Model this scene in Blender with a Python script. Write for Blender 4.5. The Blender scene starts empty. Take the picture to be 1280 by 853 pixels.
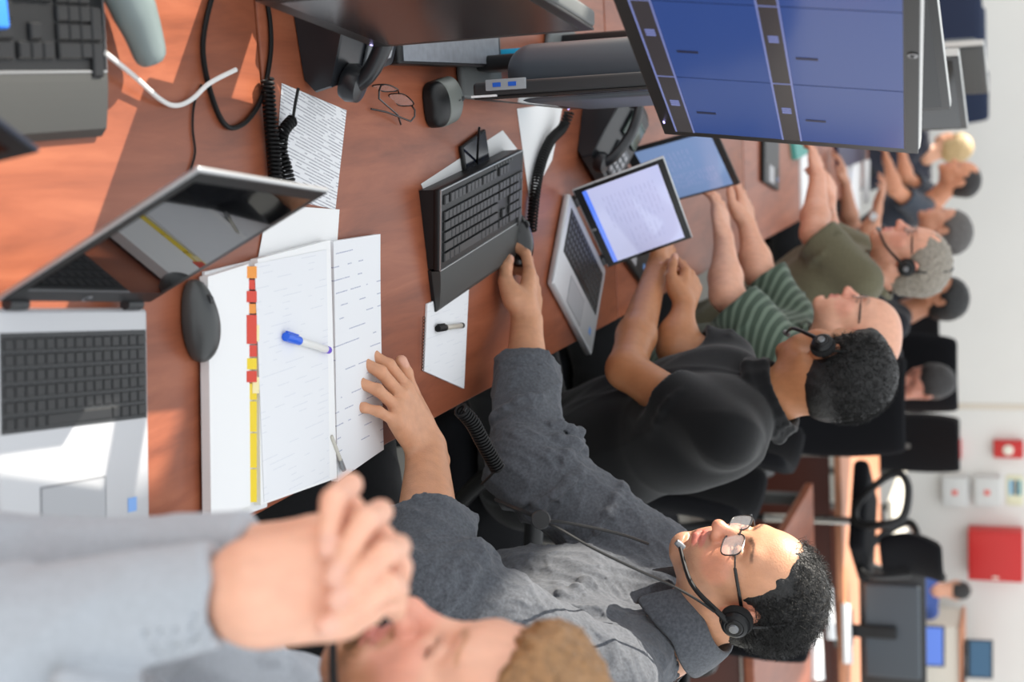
import bpy, math, random
import numpy as np
from mathutils import Vector, Matrix

SC = bpy.context.scene
COL = SC.collection
# ------------------------------------------------------------------ camera
YAW, PITCH, FPX = math.radians(9.4), math.radians(20.4), 1777.8
CAM = np.array([0.0, 0.0, 1.72])
_Fh = np.array([math.sin(YAW), math.cos(YAW), 0.0])
_R = np.array([math.cos(YAW), -math.sin(YAW), 0.0])
_F = math.cos(PITCH) * _Fh - math.sin(PITCH) * np.array([0, 0, 1.0])
_U = np.cross(_R, _F)
def ray(ix, iy): return _F + (iy - 426.5) / FPX * _R + (ix - 640) / FPX * _U
def at(ix, iy, d): return CAM + d * ray(ix, iy)
def on(ix, iy, z=.74):
    r = ray(ix, iy); return CAM + (z - CAM[2]) / r[2] * r
cd = bpy.data.cameras.new('camera'); cam = bpy.data.objects.new('camera', cd); COL.objects.link(cam)
cd.sensor_width = 36; cd.lens = 50; cd.clip_start = .05; cd.clip_end = 100
cam.matrix_world = Matrix([[_U[i], -_R[i], -_F[i], CAM[i]] for i in range(3)] + [[0, 0, 0, 1]])
cd.dof.use_dof = True; cd.dof.focus_distance = 2.2; cd.dof.aperture_fstop = 4.0
SC.camera = cam
# ------------------------------------------------------------------ light
wd = bpy.data.worlds.new('daylight'); SC.world = wd; wd.use_nodes = True
bg = wd.node_tree.nodes['Background']; bg.inputs[0].default_value = (.93, .97, 1, 1); bg.inputs[1].default_value = .85
sl = bpy.data.lights.new('sun', 'SUN'); sl.energy = 6.0; sl.angle = .009; sl.color = (1, .93, .82)
so = bpy.data.objects.new('sun', sl); COL.objects.link(so)
SUN_EL, SUN_AZ = math.radians(37), math.radians(-38)
sdir = Vector((math.cos(SUN_AZ) * math.cos(SUN_EL), math.sin(SUN_AZ) * math.cos(SUN_EL), -math.sin(SUN_EL)))
so.rotation_euler = sdir.to_track_quat('-Z', 'Y').to_euler()
so.location = (-4, 8, 5)
SC.view_settings.view_transform = 'Standard'; SC.view_settings.look = 'None'
SC.view_settings.gamma = 1; SC.view_settings.use_curve_mapping = False
SC.view_settings.exposure = .8

# ------------------------------------------------------------------ materials
def lin(c):
    return tuple(((x / 255) / 12.92 if x <= 10 else (((x / 255) + .055) / 1.055) ** 2.4) for x in c) + (1,)
MATS = {}
def mat(name, rgb, rough=.5, metal=0, noise=0, nscale=30, bump=0, bscale=200, spec=.5, emit=0, coat=0, sheen=0, trans=0, alpha=1, sss=0):
    """rgb 0-255 sRGB; noise = +/- value variation; bump = bump distance in metres"""
    if name in MATS: return MATS[name]
    m = bpy.data.materials.new(name); m.use_nodes = True; nt = m.node_tree; b = nt.nodes['Principled BSDF']
    c = lin(rgb); b.inputs['Base Color'].default_value = c; b.inputs['Roughness'].default_value = rough
    b.inputs['Metallic'].default_value = metal; b.inputs['Specular IOR Level'].default_value = spec
    b.inputs['Coat Weight'].default_value = coat; b.inputs['Sheen Weight'].default_value = sheen
    b.inputs['Transmission Weight'].default_value = trans; b.inputs['Alpha'].default_value = alpha
    if sss: b.inputs['Subsurface Weight'].default_value = sss; b.inputs['Subsurface Radius'].default_value = (.012, .004, .002); b.inputs['Subsurface Scale'].default_value = 1
    if emit: b.inputs['Emission Color'].default_value = c; b.inputs['Emission Strength'].default_value = emit
    tc = nt.nodes.new('ShaderNodeTexCoord')
    if noise:
        n = nt.nodes.new('ShaderNodeTexNoise'); n.inputs['Scale'].default_value = nscale; n.inputs['Detail'].default_value = 4
        nt.links.new(tc.outputs['Object'], n.inputs['Vector'])
        mr = nt.nodes.new('ShaderNodeMapRange'); mr.inputs[1].default_value = .3; mr.inputs[2].default_value = .7
        mr.inputs[3].default_value = 1 - noise; mr.inputs[4].default_value = 1 + noise
        nt.links.new(n.outputs[0], mr.inputs[0])
        hv = nt.nodes.new('ShaderNodeHueSaturation'); hv.inputs['Color'].default_value = c
        nt.links.new(mr.outputs[0], hv.inputs['Value']); nt.links.new(hv.outputs[0], b.inputs['Base Color'])
    if bump:
        n = nt.nodes.new('ShaderNodeTexNoise'); n.inputs['Scale'].default_value = bscale; n.inputs['Detail'].default_value = 3
        nt.links.new(tc.outputs['Object'], n.inputs['Vector'])
        bp = nt.nodes.new('ShaderNodeBump'); bp.inputs['Distance'].default_value = bump; nt.links.new(n.outputs[0], bp.inputs['Height'])
        nt.links.new(bp.outputs[0], b.inputs['Normal'])
    MATS[name] = m; return m

def node(nt, t, **kw):
    n = nt.nodes.new(t)
    for k, v in kw.items():
        if k.startswith('i'): n.inputs[int(k[1:])].default_value = v
        else: setattr(n, k, v)
    return n
def math_node(nt, op, a, b=None, c=None):
    n = nt.nodes.new('ShaderNodeMath'); n.operation = op
    for i, v in enumerate((a, b, c)):
        if v is None: continue
        if isinstance(v, (int, float)): n.inputs[i].default_value = v
        else: nt.links.new(v, n.inputs[i])
    return n.outputs[0]

# ------------------------------------------------------------------ objects
def tag(o, label=None, cat=None, group=None, kind=None):
    for k, v in (('label', label), ('category', cat), ('group', group), ('kind', kind)):
        if v: o[k] = v
    return o
def thing(name, label, cat, loc=(0, 0, 0), rz=0, group=None, rot=None):
    o = bpy.data.objects.new(name, None); COL.objects.link(o); o.empty_display_size = .05
    o.location = tuple(loc); o.rotation_euler = rot if rot else (0, 0, rz)
    return tag(o, label, cat, group)
def mesh(name, V, Fc, m, parent=None, smooth=False, loc=None, angle=None):
    me = bpy.data.meshes.new(name)
    me.from_pydata([tuple(map(float, v)) for v in V], [], [tuple(map(int, f)) for f in Fc]); me.update()
    if m: 
        for mm in (m if isinstance(m, (list, tuple)) else [m]): me.materials.append(mm)
    o = bpy.data.objects.new(name, me); COL.objects.link(o)
    if smooth:
        me.shade_smooth()
        if angle: me.set_sharp_from_angle(angle=math.radians(angle))
    if parent: o.parent = parent
    if loc is not None: o.location = tuple(loc)
    return o
def copy_tree(o, parent=None):
    c = o.copy(); COL.objects.link(c)
    if parent: c.parent = parent
    for ch in list(o.children): copy_tree(ch, c)
    return c

class MB:
    """collects simple shapes into one mesh"""
    def __init__(s): s.V = []; s.F = []; s.sm = False
    def add(s, V, F, M=None):
        n = len(s.V)
        for v in V:
            v = Vector(v)
            if M is not None: v = M @ v
            s.V.append(v)
        s.F += [tuple(i + n for i in f) for f in F]; return s
    def box(s, c, d, bev=0, M=None, seg=2):
        """rounded box; c centre, d full size; bev radius"""
        hx, hy, hz = d[0] / 2, d[1] / 2, d[2] / 2
        b = min(bev, hx * .98, hy * .98, hz * .98)
        if b <= 0:
            V = [(c[0] + x * hx, c[1] + y * hy, c[2] + z * hz) for z in (-1, 1) for y in (-1, 1) for x in (-1, 1)]
            F = [(0, 2, 3, 1), (4, 5, 7, 6), (0, 1, 5, 4), (2, 6, 7, 3), (0, 4, 6, 2), (1, 3, 7, 5)]
            return s.add(V, F, M)
        # rounded box: subdivided-cube mapping
        ts = [-1] + [0] * 0
        def axis(h):
            k = [-h + b - b * math.cos(math.pi / 2 * i / seg) for i in range(seg + 1)]
            # planes positions from angle; symmetrical
            return [(-1, i) for i in range(seg + 1)] + [(1, i) for i in range(seg, -1, -1)]
        idx = {}; V = []; F = []
        def vert(sx, ix, sy, iy, sz, iz):
            key = (sx, ix, sy, iy, sz, iz)
            if key in idx: return idx[key]
            a = [ (1 - i / seg) for i in (ix, iy, iz)]
            a = [math.tan(t * math.pi / 4) for t in a]
            l = math.sqrt(sum(t * t for t in a)) or 1
            n = [t / l for t in a]
            p = (c[0] + sx * (hx - b + b * n[0]), c[1] + sy * (hy - b + b * n[1]), c[2] + sz * (hz - b + b * n[2]))
            V.append(p); idx[key] = len(V) - 1; return idx[key]
        ax = axis(0); n = len(ax)
        for face in range(6):
            a_, sgn = face // 2, (-1, 1)[face % 2]
            for i in range(n - 1):
                for j in range(n - 1):
                    q = []
                    for (ii, jj) in ((i, j), (i + 1, j), (i + 1, j + 1), (i, j + 1)):
                        t = [None] * 3; t[a_] = (sgn, 0); t[(a_ + 1) % 3] = ax[ii]; t[(a_ + 2) % 3] = ax[jj]
                        q.append(vert(*t[0], *t[1], *t[2]))
                    if sgn < 0: q.reverse()
                    F.append(tuple(q))
        s.sm = True
        return s.add(V, F, M)
    def lathe(s, prof, M=None, n=24, cap=True):
        """prof list (r,z) revolve about z"""
        V = []; F = []
        for r, z in prof:
            for i in range(n): V.append((r * math.cos(2 * math.pi * i / n), r * math.sin(2 * math.pi * i / n), z))
        for k in range(len(prof) - 1):
            for i in range(n): F.append((k * n + i, k * n + (i + 1) % n, (k + 1) * n + (i + 1) % n, (k + 1) * n + i))
        if cap: F.append(tuple(reversed(range(n)))); F.append(tuple(range((len(prof) - 1) * n, len(prof) * n)))
        s.sm = True
        return s.add(V, F, M)
    def tube(s, pts, r, n=8, close=False, flat=1.0):
        pts = [Vector(p) for p in pts]; N = len(pts)
        rr = r if isinstance(r, (list, tuple)) else [r] * N
        V = []; F = []; up = None
        for i, p in enumerate(pts):
            if close: t = pts[(i + 1) % N] - pts[i - 1]
            else: t = pts[min(i + 1, N - 1)] - pts[max(i - 1, 0)]
            t.normalize()
            if up is None: up = t.orthogonal().normalized() if abs(t.z) > .95 else (Vector((0, 0, 1)) - t * t.z).normalized()
            else:
                up = up - t * up.dot(t); up = up.normalized() if up.length > 1e-6 else t.orthogonal().normalized()
            sd = t.cross(up)
            for k in range(n):
                a = 2 * math.pi * k / n; V.append(p + (sd * math.cos(a) + up * math.sin(a) * flat) * rr[i])
        M_ = N if close else N - 1
        for i in range(M_):
            for k in range(n): F.append((i * n + k, i * n + (k + 1) % n, ((i + 1) % N) * n + (k + 1) % n, ((i + 1) % N) * n + k))
        if not close: F.append(tuple(reversed(range(n)))); F.append(tuple(range((N - 1) * n, N * n)))
        s.sm = True
        return s.add(V, F)
    def prism(s, poly, z0, z1, M=None):
        n = len(poly); V = [(x, y, z0) for x, y in poly] + [(x, y, z1) for x, y in poly]
        F = [tuple(reversed(range(n))), tuple(range(n, 2 * n))] + [(i, (i + 1) % n, n + (i + 1) % n, n + i) for i in range(n)]
        return s.add(V, F, M)
    def build(s, name, m, parent=None, loc=None, angle=40):
        return mesh(name, s.V, s.F, m, parent, smooth=s.sm, loc=loc, angle=angle)

def spline(P, n=8, close=False):
    """Catmull-Rom through P"""
    P = [Vector(p) for p in P]; N = len(P); out = []
    rng = range(N if close else N - 1)
    for i in rng:
        if close: a, b, c, d = P[i - 1], P[i], P[(i + 1) % N], P[(i + 2) % N]
        else: a, b, c, d = P[max(i - 1, 0)], P[i], P[i + 1], P[min(i + 2, N - 1)]
        for k in range(n):
            t = k / n
            out.append(.5 * ((2 * b) + (c - a) * t + (2 * a - 5 * b + 4 * c - d) * t * t + (3 * b - a - 3 * c + d) * t ** 3))
    if not close: out.append(P[-1])
    return out
def coil_pts(path, R, pitch, per=10):
    """helix around a polyline"""
    path = [Vector(p) for p in path]; out = []; up = None; ph = 0
    # resample
    L = [0]
    for a, b in zip(path, path[1:]): L.append(L[-1] + (b - a).length)
    n = int(L[-1] / pitch * per); j = 0
    for i in range(n + 1):
        s_ = L[-1] * i / n
        while j < len(path) - 2 and L[j + 1] < s_: j += 1
        t = (path[j + 1] - path[j]).normalized(); p = path[j].lerp(path[j + 1], (s_ - L[j]) / max(1e-9, L[j + 1] - L[j]))
        if up is None: up = t.orthogonal().normalized()
        up = (up - t * up.dot(t)).normalized(); sd = t.cross(up); a = 2 * math.pi * i / per
        out.append(p + (sd * math.cos(a) + up * math.sin(a)) * R)
    return out

# ------------------------------------------------------------------ implicit surfaces (for bodies and cloth)
def V3(*a): return np.array(a, float)
def rotm(fwd, up):
    """columns x (right of body = fwd x up), y fwd, z up"""
    y = np.array(fwd, float); y /= np.linalg.norm(y); z = np.array(up, float); z = z - y * (z @ y); z /= np.linalg.norm(z)
    x = np.cross(y, z); return np.stack([x, y, z], 1)
def axrot(axis, deg):
    return np.array(Matrix.Rotation(math.radians(deg), 3, Vector(axis)))
class Prim: pass
def rc(a, b, ra, rb=None, k=.01, op='u'):
    p = Prim(); p.t = 'rc'; p.a = np.array(a, float); p.b = np.array(b, float); p.ra = ra; p.rb = ra if rb is None else rb; p.k = k; p.op = op; return p
def el(c, r, k=.01, R=None, op='u'):
    p = Prim(); p.t = 'el'; p.c = np.array(c, float); p.r = np.array(r if hasattr(r, '__len__') else (r,) * 3, float); p.R = np.eye(3) if R is None else R; p.k = k; p.op = op; return p
def bx(c, h, r=.003, k=.004, R=None, op='u'):
    p = Prim(); p.t = 'bx'; p.c = np.array(c, float); p.h = np.array(h, float); p.r = r; p.R = np.eye(3) if R is None else R; p.k = k; p.op = op; return p
def grp(subs, k=.01, op='u'):
    p = Prim(); p.t = 'grp'; p.subs = subs; p.k = k; p.op = op; return p
def folds(a, b, ra, rb, n, seed=0, amp=.006, span=2.2, skew=.35, side=None, k=.014):
    """cloth folds lying obliquely on a tapered sleeve from a to b"""
    a = np.array(a, float); b = np.array(b, float); d = b - a; L = np.linalg.norm(d); d /= L; u = np.cross(d, (0, 0, 1.0)); u /= np.linalg.norm(u); v = np.cross(d, u)
    rnd = np.random.RandomState(seed); out = []
    for i in range(n):
        t0 = (i + rnd.uniform(.2, .8)) / n; ph = rnd.uniform(0, 6.28) if side is None else side + rnd.normal() * .6; sp = span * rnd.uniform(.6, 1.2); sk = skew * rnd.choice([-1, 1]) * rnd.uniform(.5, 1.2); am = amp * rnd.uniform(.6, 1.15)
        pts = []
        for j in range(6):
            w = j / 5 - .5; t = min(1, max(0, t0 + sk * w * .5)); r = ra + (rb - ra) * t; an = ph + sp * w
            pts.append((a + d * L * t + (u * math.cos(an) + v * math.sin(an)) * (r + am * .15), am * (1 - 2.6 * w * w)))
        for (p, r0), (q, r1) in zip(pts, pts[1:]): out.append(rc(p, q, max(.001, r0), max(.001, r1), k=k))
    return out
def xf(prims, R, t, s=1.0):
    out = []
    for p in prims:
        q = Prim(); q.__dict__.update(p.__dict__); q.k = p.k * s
        if p.t == 'grp': q.subs = xf(p.subs, R, t, s)
        elif p.t == 'rc': q.a = R @ (p.a * s) + t; q.b = R @ (p.b * s) + t; q.ra = p.ra * s; q.rb = p.rb * s
        elif p.t == 'el': q.c = R @ (p.c * s) + t; q.R = R @ p.R; q.r = p.r * s
        else: q.c = R @ (p.c * s) + t; q.R = R @ p.R; q.h = p.h * s; q.r = p.r * s
        out.append(q)
    return out
def pd(p, X):
    if p.t == 'grp':
        d = pd(p.subs[0], X)
        for q in p.subs[1:]: d = combine(d, pd(q, X), q)
        return d
    if p.t == 'rc':
        ba = p.b - p.a; l2 = ba @ ba + 1e-12
        t = np.clip(((X - p.a) @ ba) / l2, 0, 1)
        return np.sqrt(((X - p.a - t[..., None] * ba) ** 2).sum(-1)) - (p.ra + (p.rb - p.ra) * t)
    q = (X - p.c) @ p.R
    if p.t == 'el':
        k0 = np.sqrt(((q / p.r) ** 2).sum(-1)); k1 = np.sqrt(((q / p.r ** 2) ** 2).sum(-1)) + 1e-9
        return np.where(k0 < .3, (k0 - 1) * p.r.min(), k0 * (k0 - 1) / k1)
    q = np.abs(q) - p.h + p.r
    return np.sqrt((np.maximum(q, 0) ** 2).sum(-1)) + np.minimum(q.max(-1), 0) - p.r
def pbound(p):
    if p.t == 'grp':
        b = [pbound(q) for q in p.subs if q.op == 'u']; return np.min([x[0] for x in b], 0), np.max([x[1] for x in b], 0)
    if p.t == 'rc': r = max(p.ra, p.rb); return np.minimum(p.a, p.b) - r, np.maximum(p.a, p.b) + r
    e = (np.abs(p.R) @ (p.r if p.t == 'el' else p.h)); return p.c - e, p.c + e
def combine(d, e, p):
    k = max(p.k, 1e-5)
    if p.op == 'u': h = np.maximum(k - np.abs(d - e), 0) / k; return np.minimum(d, e) - h * h * k * .25
    if p.op == 's': e = -e
    h = np.maximum(k - np.abs(d - e), 0) / k; return np.maximum(d, e) + h * h * k * .25
def sdf_mesh(prims, h, disp=None, dmax=.004):
    B = 8; s = B * h
    lo = np.min([pbound(p)[0] for p in prims if p.op == 'u'], 0) - 2 * h - dmax; hi = np.max([pbound(p)[1] for p in prims if p.op == 'u'], 0) + 2 * h + dmax
    nb = np.ceil((hi - lo) / s).astype(int)
    # hierarchical activation: coarse super blocks of 4
    def active(org, size, cand):
        ctr = lo + (cand + .5) * size; rad = size * .87 + dmax
        d = np.full(len(cand), 9.0); near = []
        for p in prims:
            e = pd(p, ctr); d = combine(d, e, p); near.append(e)
        return np.abs(d) < rad + .02, d
    S4 = np.ceil(nb / 4).astype(int)
    g = np.stack(np.meshgrid(*[np.arange(n) for n in S4], indexing='ij'), -1).reshape(-1, 3)
    m, _ = active(lo, s * 4, g); g = g[m]
    sub = np.stack(np.meshgrid(*[np.arange(4)] * 3, indexing='ij'), -1).reshape(-1, 3)
    g = (g[:, None] * 4 + sub[None]).reshape(-1, 3)
    m, _ = active(lo, s, g); g = g[m]
    ctr = lo + (g + .5) * s; rad = s * .87 + dmax + .012
    loc = np.stack(np.meshgrid(*[np.arange(B + 1)] * 3, indexing='ij'), -1).reshape(-1, 3)
    X = lo + (g[:, None] * B + loc[None]) * h           # nblk,729,3
    D = np.full(X.shape[:2], .5)
    for p in prims:
        e0 = pd(p, ctr)
        if p.op == 'i': sel = np.ones(len(ctr), bool)
        else: sel = e0 < rad + p.k + .03
        if not sel.any(): continue
        D[sel] = combine(D[sel], pd(p, X[sel]), p)
    if disp is not None:
        D = D + disp(X.reshape(-1, 3)).reshape(D.shape)
    n = len(g); D = D.reshape(n, B + 1, B + 1, B + 1); ins = D < 0
    cnt = np.zeros((n, B, B, B), int)
    for i in (0, 1):
        for j in (0, 1):
            for k in (0, 1): cnt += ins[:, i:B + i, j:B + j, k:B + k]
    cb, ci, cj, ck = np.nonzero((cnt > 0) & (cnt < 8))
    gc = g[cb] * B + np.stack([ci, cj, ck], 1)
    big = (nb.max() + 2) * B + 8
    def key(c): return (c[:, 0] * big + c[:, 1]) * big + c[:, 2]
    kk = key(gc); od = np.argsort(kk); kk = kk[od]; gc = gc[od]; cb, ci, cj, ck = cb[od], ci[od], cj[od], ck[od]
    acc = np.zeros((len(gc), 3)); num = np.zeros(len(gc))
    cv = {}
    for i in (0, 1):
        for j in (0, 1):
            for k in (0, 1): cv[i, j, k] = D[cb, ci + i, cj + j, ck + k]
    for a_ in cv:
        for ax in range(3):
            if a_[ax]: continue
            b_ = list(a_); b_[ax] = 1; b_ = tuple(b_); v0, v1 = cv[a_], cv[b_]
            x = (v0 < 0) != (v1 < 0); t = np.where(x, v0 / np.where(x, v0 - v1, 1), 0)
            pt = np.tile(np.array(a_, float), (len(gc), 1)); pt[:, ax] = t
            acc += pt * x[:, None]; num += x
    P = lo + (gc + acc / num[:, None]) * h
    faces = []
    for ax in range(3):
        # edge from corner (i,j,k) to +ax ; owner block
        o1, o2 = (ax + 1) % 3, (ax + 2) % 3
        sl0 = [slice(None)] + [slice(0, B)] * 3; sl1 = list(sl0); sl1[ax + 1] = slice(1, B + 1)
        A = ins[tuple(sl0)]; Bb = ins[tuple(sl1)]
        eb, e1, e2, e3 = np.nonzero(A != Bb)
        c = g[eb] * B + np.stack([e1, e2, e3], 1); fl = A[eb, e1, e2, e3]
        q = []
        for d1, d2 in ((0, 0), (-1, 0), (-1, -1), (0, -1)):
            c2 = c.copy(); c2[:, o1] += d1; c2[:, o2] += d2
            k2 = key(c2); ix = np.searchsorted(kk, k2); ix = np.clip(ix, 0, len(kk) - 1); q.append(np.where(kk[ix] == k2, ix, -1))
        q = np.stack(q, 1); ok = (q >= 0).all(1); q = q[ok]; fl = fl[ok]
        q[~fl] = q[~fl][:, ::-1]
        faces.append(q)
    Fc = np.concatenate(faces)
    return P, Fc
def np_mesh(name, P, Fc, mats, parent=None, origin=None, colors=None, smooth=True):
    o0 = np.zeros(3) if origin is None else np.array(origin, float)
    me = bpy.data.meshes.new(name); nv, nf = len(P), len(Fc)
    me.vertices.add(nv); me.vertices.foreach_set('co', (P - o0).astype(np.float32).ravel())
    me.loops.add(nf * 4); me.loops.foreach_set('vertex_index', Fc.astype(np.int32).ravel())
    me.polygons.add(nf); me.polygons.foreach_set('loop_start', np.arange(0, nf * 4, 4, dtype=np.int32))
    me.update(calc_edges=True); me.validate()
    for mm in (mats if isinstance(mats, (list, tuple)) else [mats]): me.materials.append(mm)
    if colors is not None:
        ca = me.color_attributes.new('tone', 'FLOAT_COLOR', 'POINT')
        ca.data.foreach_set('color', np.concatenate([colors, np.ones((nv, 1))], 1).astype(np.float32).ravel())
    if smooth: me.shade_smooth()
    o = bpy.data.objects.new(name, me); COL.objects.link(o)
    if parent is None: o.location = tuple(o0)
    else:
        o.parent = parent; o.location = tuple(o0 - np.array(parent.location))
    return o
def paint(P, base, blobs):
    """skin tones: blobs = (centre, radii/radius, colour sRGB, strength[, R])"""
    C = np.tile(np.array(lin(base)[:3]), (len(P), 1))
    for b in blobs:
        c, r, col, st = b[:4]; q = P - np.array(c)
        if len(b) > 4: q = q @ b[4]
        q = q / np.array(r); w = np.clip(1.35 - np.sqrt((q ** 2).sum(1)), 0, .35) / .35 * st
        C = C * (1 - w[:, None]) + np.array(lin(col)[:3]) * w[:, None]
    return C
def wrinkle(P, f=14, amp=.004, ax=(1, 1, .3), seed=0, f2=None):
    """soft ridged cloth folds"""
    a = np.array(ax); X = P * a
    rnd = np.random.RandomState(seed); v = np.zeros(len(P))
    w = X + .035 * np.sin(X[:, [1, 2, 0]] * f * .9 + seed) + .02 * np.sin(X[:, [2, 0, 1]] * f * 2.1 + 2 * seed)
    for k in range(4):
        d = rnd.normal(size=3); d /= np.linalg.norm(d); s = np.sin(w @ d * f * (1 + .45 * k) * 2 + rnd.uniform(0, 6))
        v += (1 - np.abs(s)) ** 2.2 / (1 + .5 * k)
    return -(v - .8) * amp
# ------------------------------------------------------------------ materials
def wood_mat():
    m = bpy.data.materials.new('cherry_laminate'); m.use_nodes = True; nt = m.node_tree; b = nt.nodes['Principled BSDF']
    tc = node(nt, 'ShaderNodeTexCoord'); mp = node(nt, 'ShaderNodeMapping'); mp.inputs['Scale'].default_value = (7, 1.0, 1)
    nt.links.new(tc.outputs['Object'], mp.inputs['Vector'])
    n = node(nt, 'ShaderNodeTexNoise'); n.inputs['Scale'].default_value = 3.0; n.inputs['Detail'].default_value = 8; n.inputs['Roughness'].default_value = .65; n.inputs['Distortion'].default_value = .6
    nt.links.new(mp.outputs[0], n.inputs['Vector'])
    r = node(nt, 'ShaderNodeValToRGB'); e = r.color_ramp.elements
    e[0].position = .3; e[0].color = lin((118, 64, 44)); e[1].position = .72; e[1].color = lin((162, 96, 68))
    x = r.color_ramp.elements.new(.5); x.color = lin((142, 79, 54))
    nt.links.new(n.outputs[0], r.inputs[0]); nt.links.new(r.outputs[0], b.inputs['Base Color'])
    b.inputs['Roughness'].default_value = .36; b.inputs['Specular IOR Level'].default_value = .4
    return m
WOOD = wood_mat()
PLAST = mat('black_plastic', (17, 18, 20), rough=.42, bump=.0002, bscale=900, spec=.4)
DARK = mat('dark_grey_plastic', (44, 46, 48), rough=.45)
KEYM = mat('key_black', (22, 23, 25), rough=.38)
GREYP = mat('grey_plastic', (92, 95, 95), rough=.5)
SILV = mat('silver_aluminium', (186, 188, 190), rough=.32, metal=.75)
SILVP = mat('silver_palm_deck', (196, 197, 200), rough=.4, metal=.35)
CHROME = mat('chrome', (200, 200, 200), rough=.15, metal=1)
CREAM = mat('cream_paint', (232, 226, 212), rough=.7)
FABRIC = mat('chair_fabric', (15, 16, 20), rough=.9, spec=.2, bump=.001, bscale=500)
WHITE = mat('plain_paper', (236, 236, 236), rough=.7)
WHITEP = mat('white_plastic', (225, 226, 228), rough=.4)
RED = mat('red_enamel', (196, 32, 30), rough=.4)

# ------------------------------------------------------------------ setting
fl = MB().box((1.5, 5.5, -.05), (13, 19, .1)); floor = fl.build('floor', mat('floor_tile', (150, 147, 138), rough=.5, noise=.06, nscale=4)); tag(floor, kind='structure')
WALLY = 12.9
wl = MB().box((1.0, WALLY + .06, 1.4), (12, .12, 3.0)).build('wall_back', mat('wall_paint', (226, 224, 220), rough=.9, noise=.015, nscale=2)); tag(wl, kind='structure')
sk = MB().box((1.0, WALLY - .012, .07), (12, .024, .14)).build('baseboard_back', mat('skirting', (120, 110, 100), rough=.6)); tag(sk, kind='structure')
tr = MB().box((at(1240, 493, 13)[0], WALLY - .006, 1.4), (.05, .012, 2.9), .004).build('trim_1', mat('wall_strip', (216, 206, 192), rough=.7)); tag(tr, kind='structure')

# sun-blocking panels added out of frame to the left, shaping the lit patches
for k, (y0, y1, z0, z1) in enumerate([(3.5, 4.55, 2.45, 3.74), (4.55, 11.0, 2.45, 5.2), (1.2, 3.5, 3.32, 4.7)]):
    o_ = MB().box((-2.25, (y0 + y1) / 2, (z0 + z1) / 2), (.1, y1 - y0, z1 - z0)).build('sun_blocker_left', mat('wall_paint', (226, 224, 220))); tag(o_, kind='structure')

def table(x0, x1, y0, y1, label, name='conference_table', group=None, th=.035, legs=True, edge=None):
    o = thing(name, label, 'table', ((x0 + x1) / 2, (y0 + y1) / 2, 0), group=group)
    w, l = x1 - x0, y1 - y0
    MB().box((0, 0, .74 - th / 2), (w, l, th), .004).build('tabletop', WOOD, o)
    if legs:
        for sx in (-1, 1):
            for sy in (-1, 1):
                MB().box((sx * (w / 2 - .13), sy * (l / 2 - .1), .36), (.05, .09, .69), .008).build('leg', GREYP, o)
    MB().box((0, 0, .46), (.02, l - .3, .46), .004).build('modesty_panel', DARK, o)
    return o
tables = [(.35, 1.705, 'cherry laminate table section nearest the camera, under the silver laptop'),
          (1.712, 3.35, 'cherry laminate table section in front of the man in the grey shirt'),
          (3.357, 5.0, 'cherry laminate table section where the men in black and striped shirts sit'),
          (5.007, 6.95, 'cherry laminate table section beyond the man in olive, where bright pages lie'),
          (6.957, 8.9, 'farthest section of the long cherry laminate table, before the blond person'),]
for y0, y1, lb in tables: table(-.95, .5, y0, y1, lb, group='sections of the long table')
# ------------------------------------------------------------------ people kit
def skin_mat(name, rough=.45, bump=.0004):
    m = mat(name, (200, 150, 120), rough=rough, bump=bump, bscale=350, sss=.12)
    nt = m.node_tree; b = nt.nodes['Principled BSDF']
    a = nt.nodes.new('ShaderNodeVertexColor'); a.layer_name = 'tone'
    n = nt.nodes.new('ShaderNodeTexNoise'); n.inputs['Scale'].default_value = 60; n.inputs['Detail'].default_value = 5
    mr = nt.nodes.new('ShaderNodeMapRange'); mr.inputs[1].default_value = .3; mr.inputs[2].default_value = .7; mr.inputs[3].default_value = .93; mr.inputs[4].default_value = 1.07
    h = nt.nodes.new('ShaderNodeHueSaturation'); nt.links.new(n.outputs[0], mr.inputs[0]); nt.links.new(mr.outputs[0], h.inputs['Value'])
    nt.links.new(a.outputs[0], h.inputs['Color']); nt.links.new(h.outputs[0], b.inputs['Base Color'])
    return m

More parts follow.
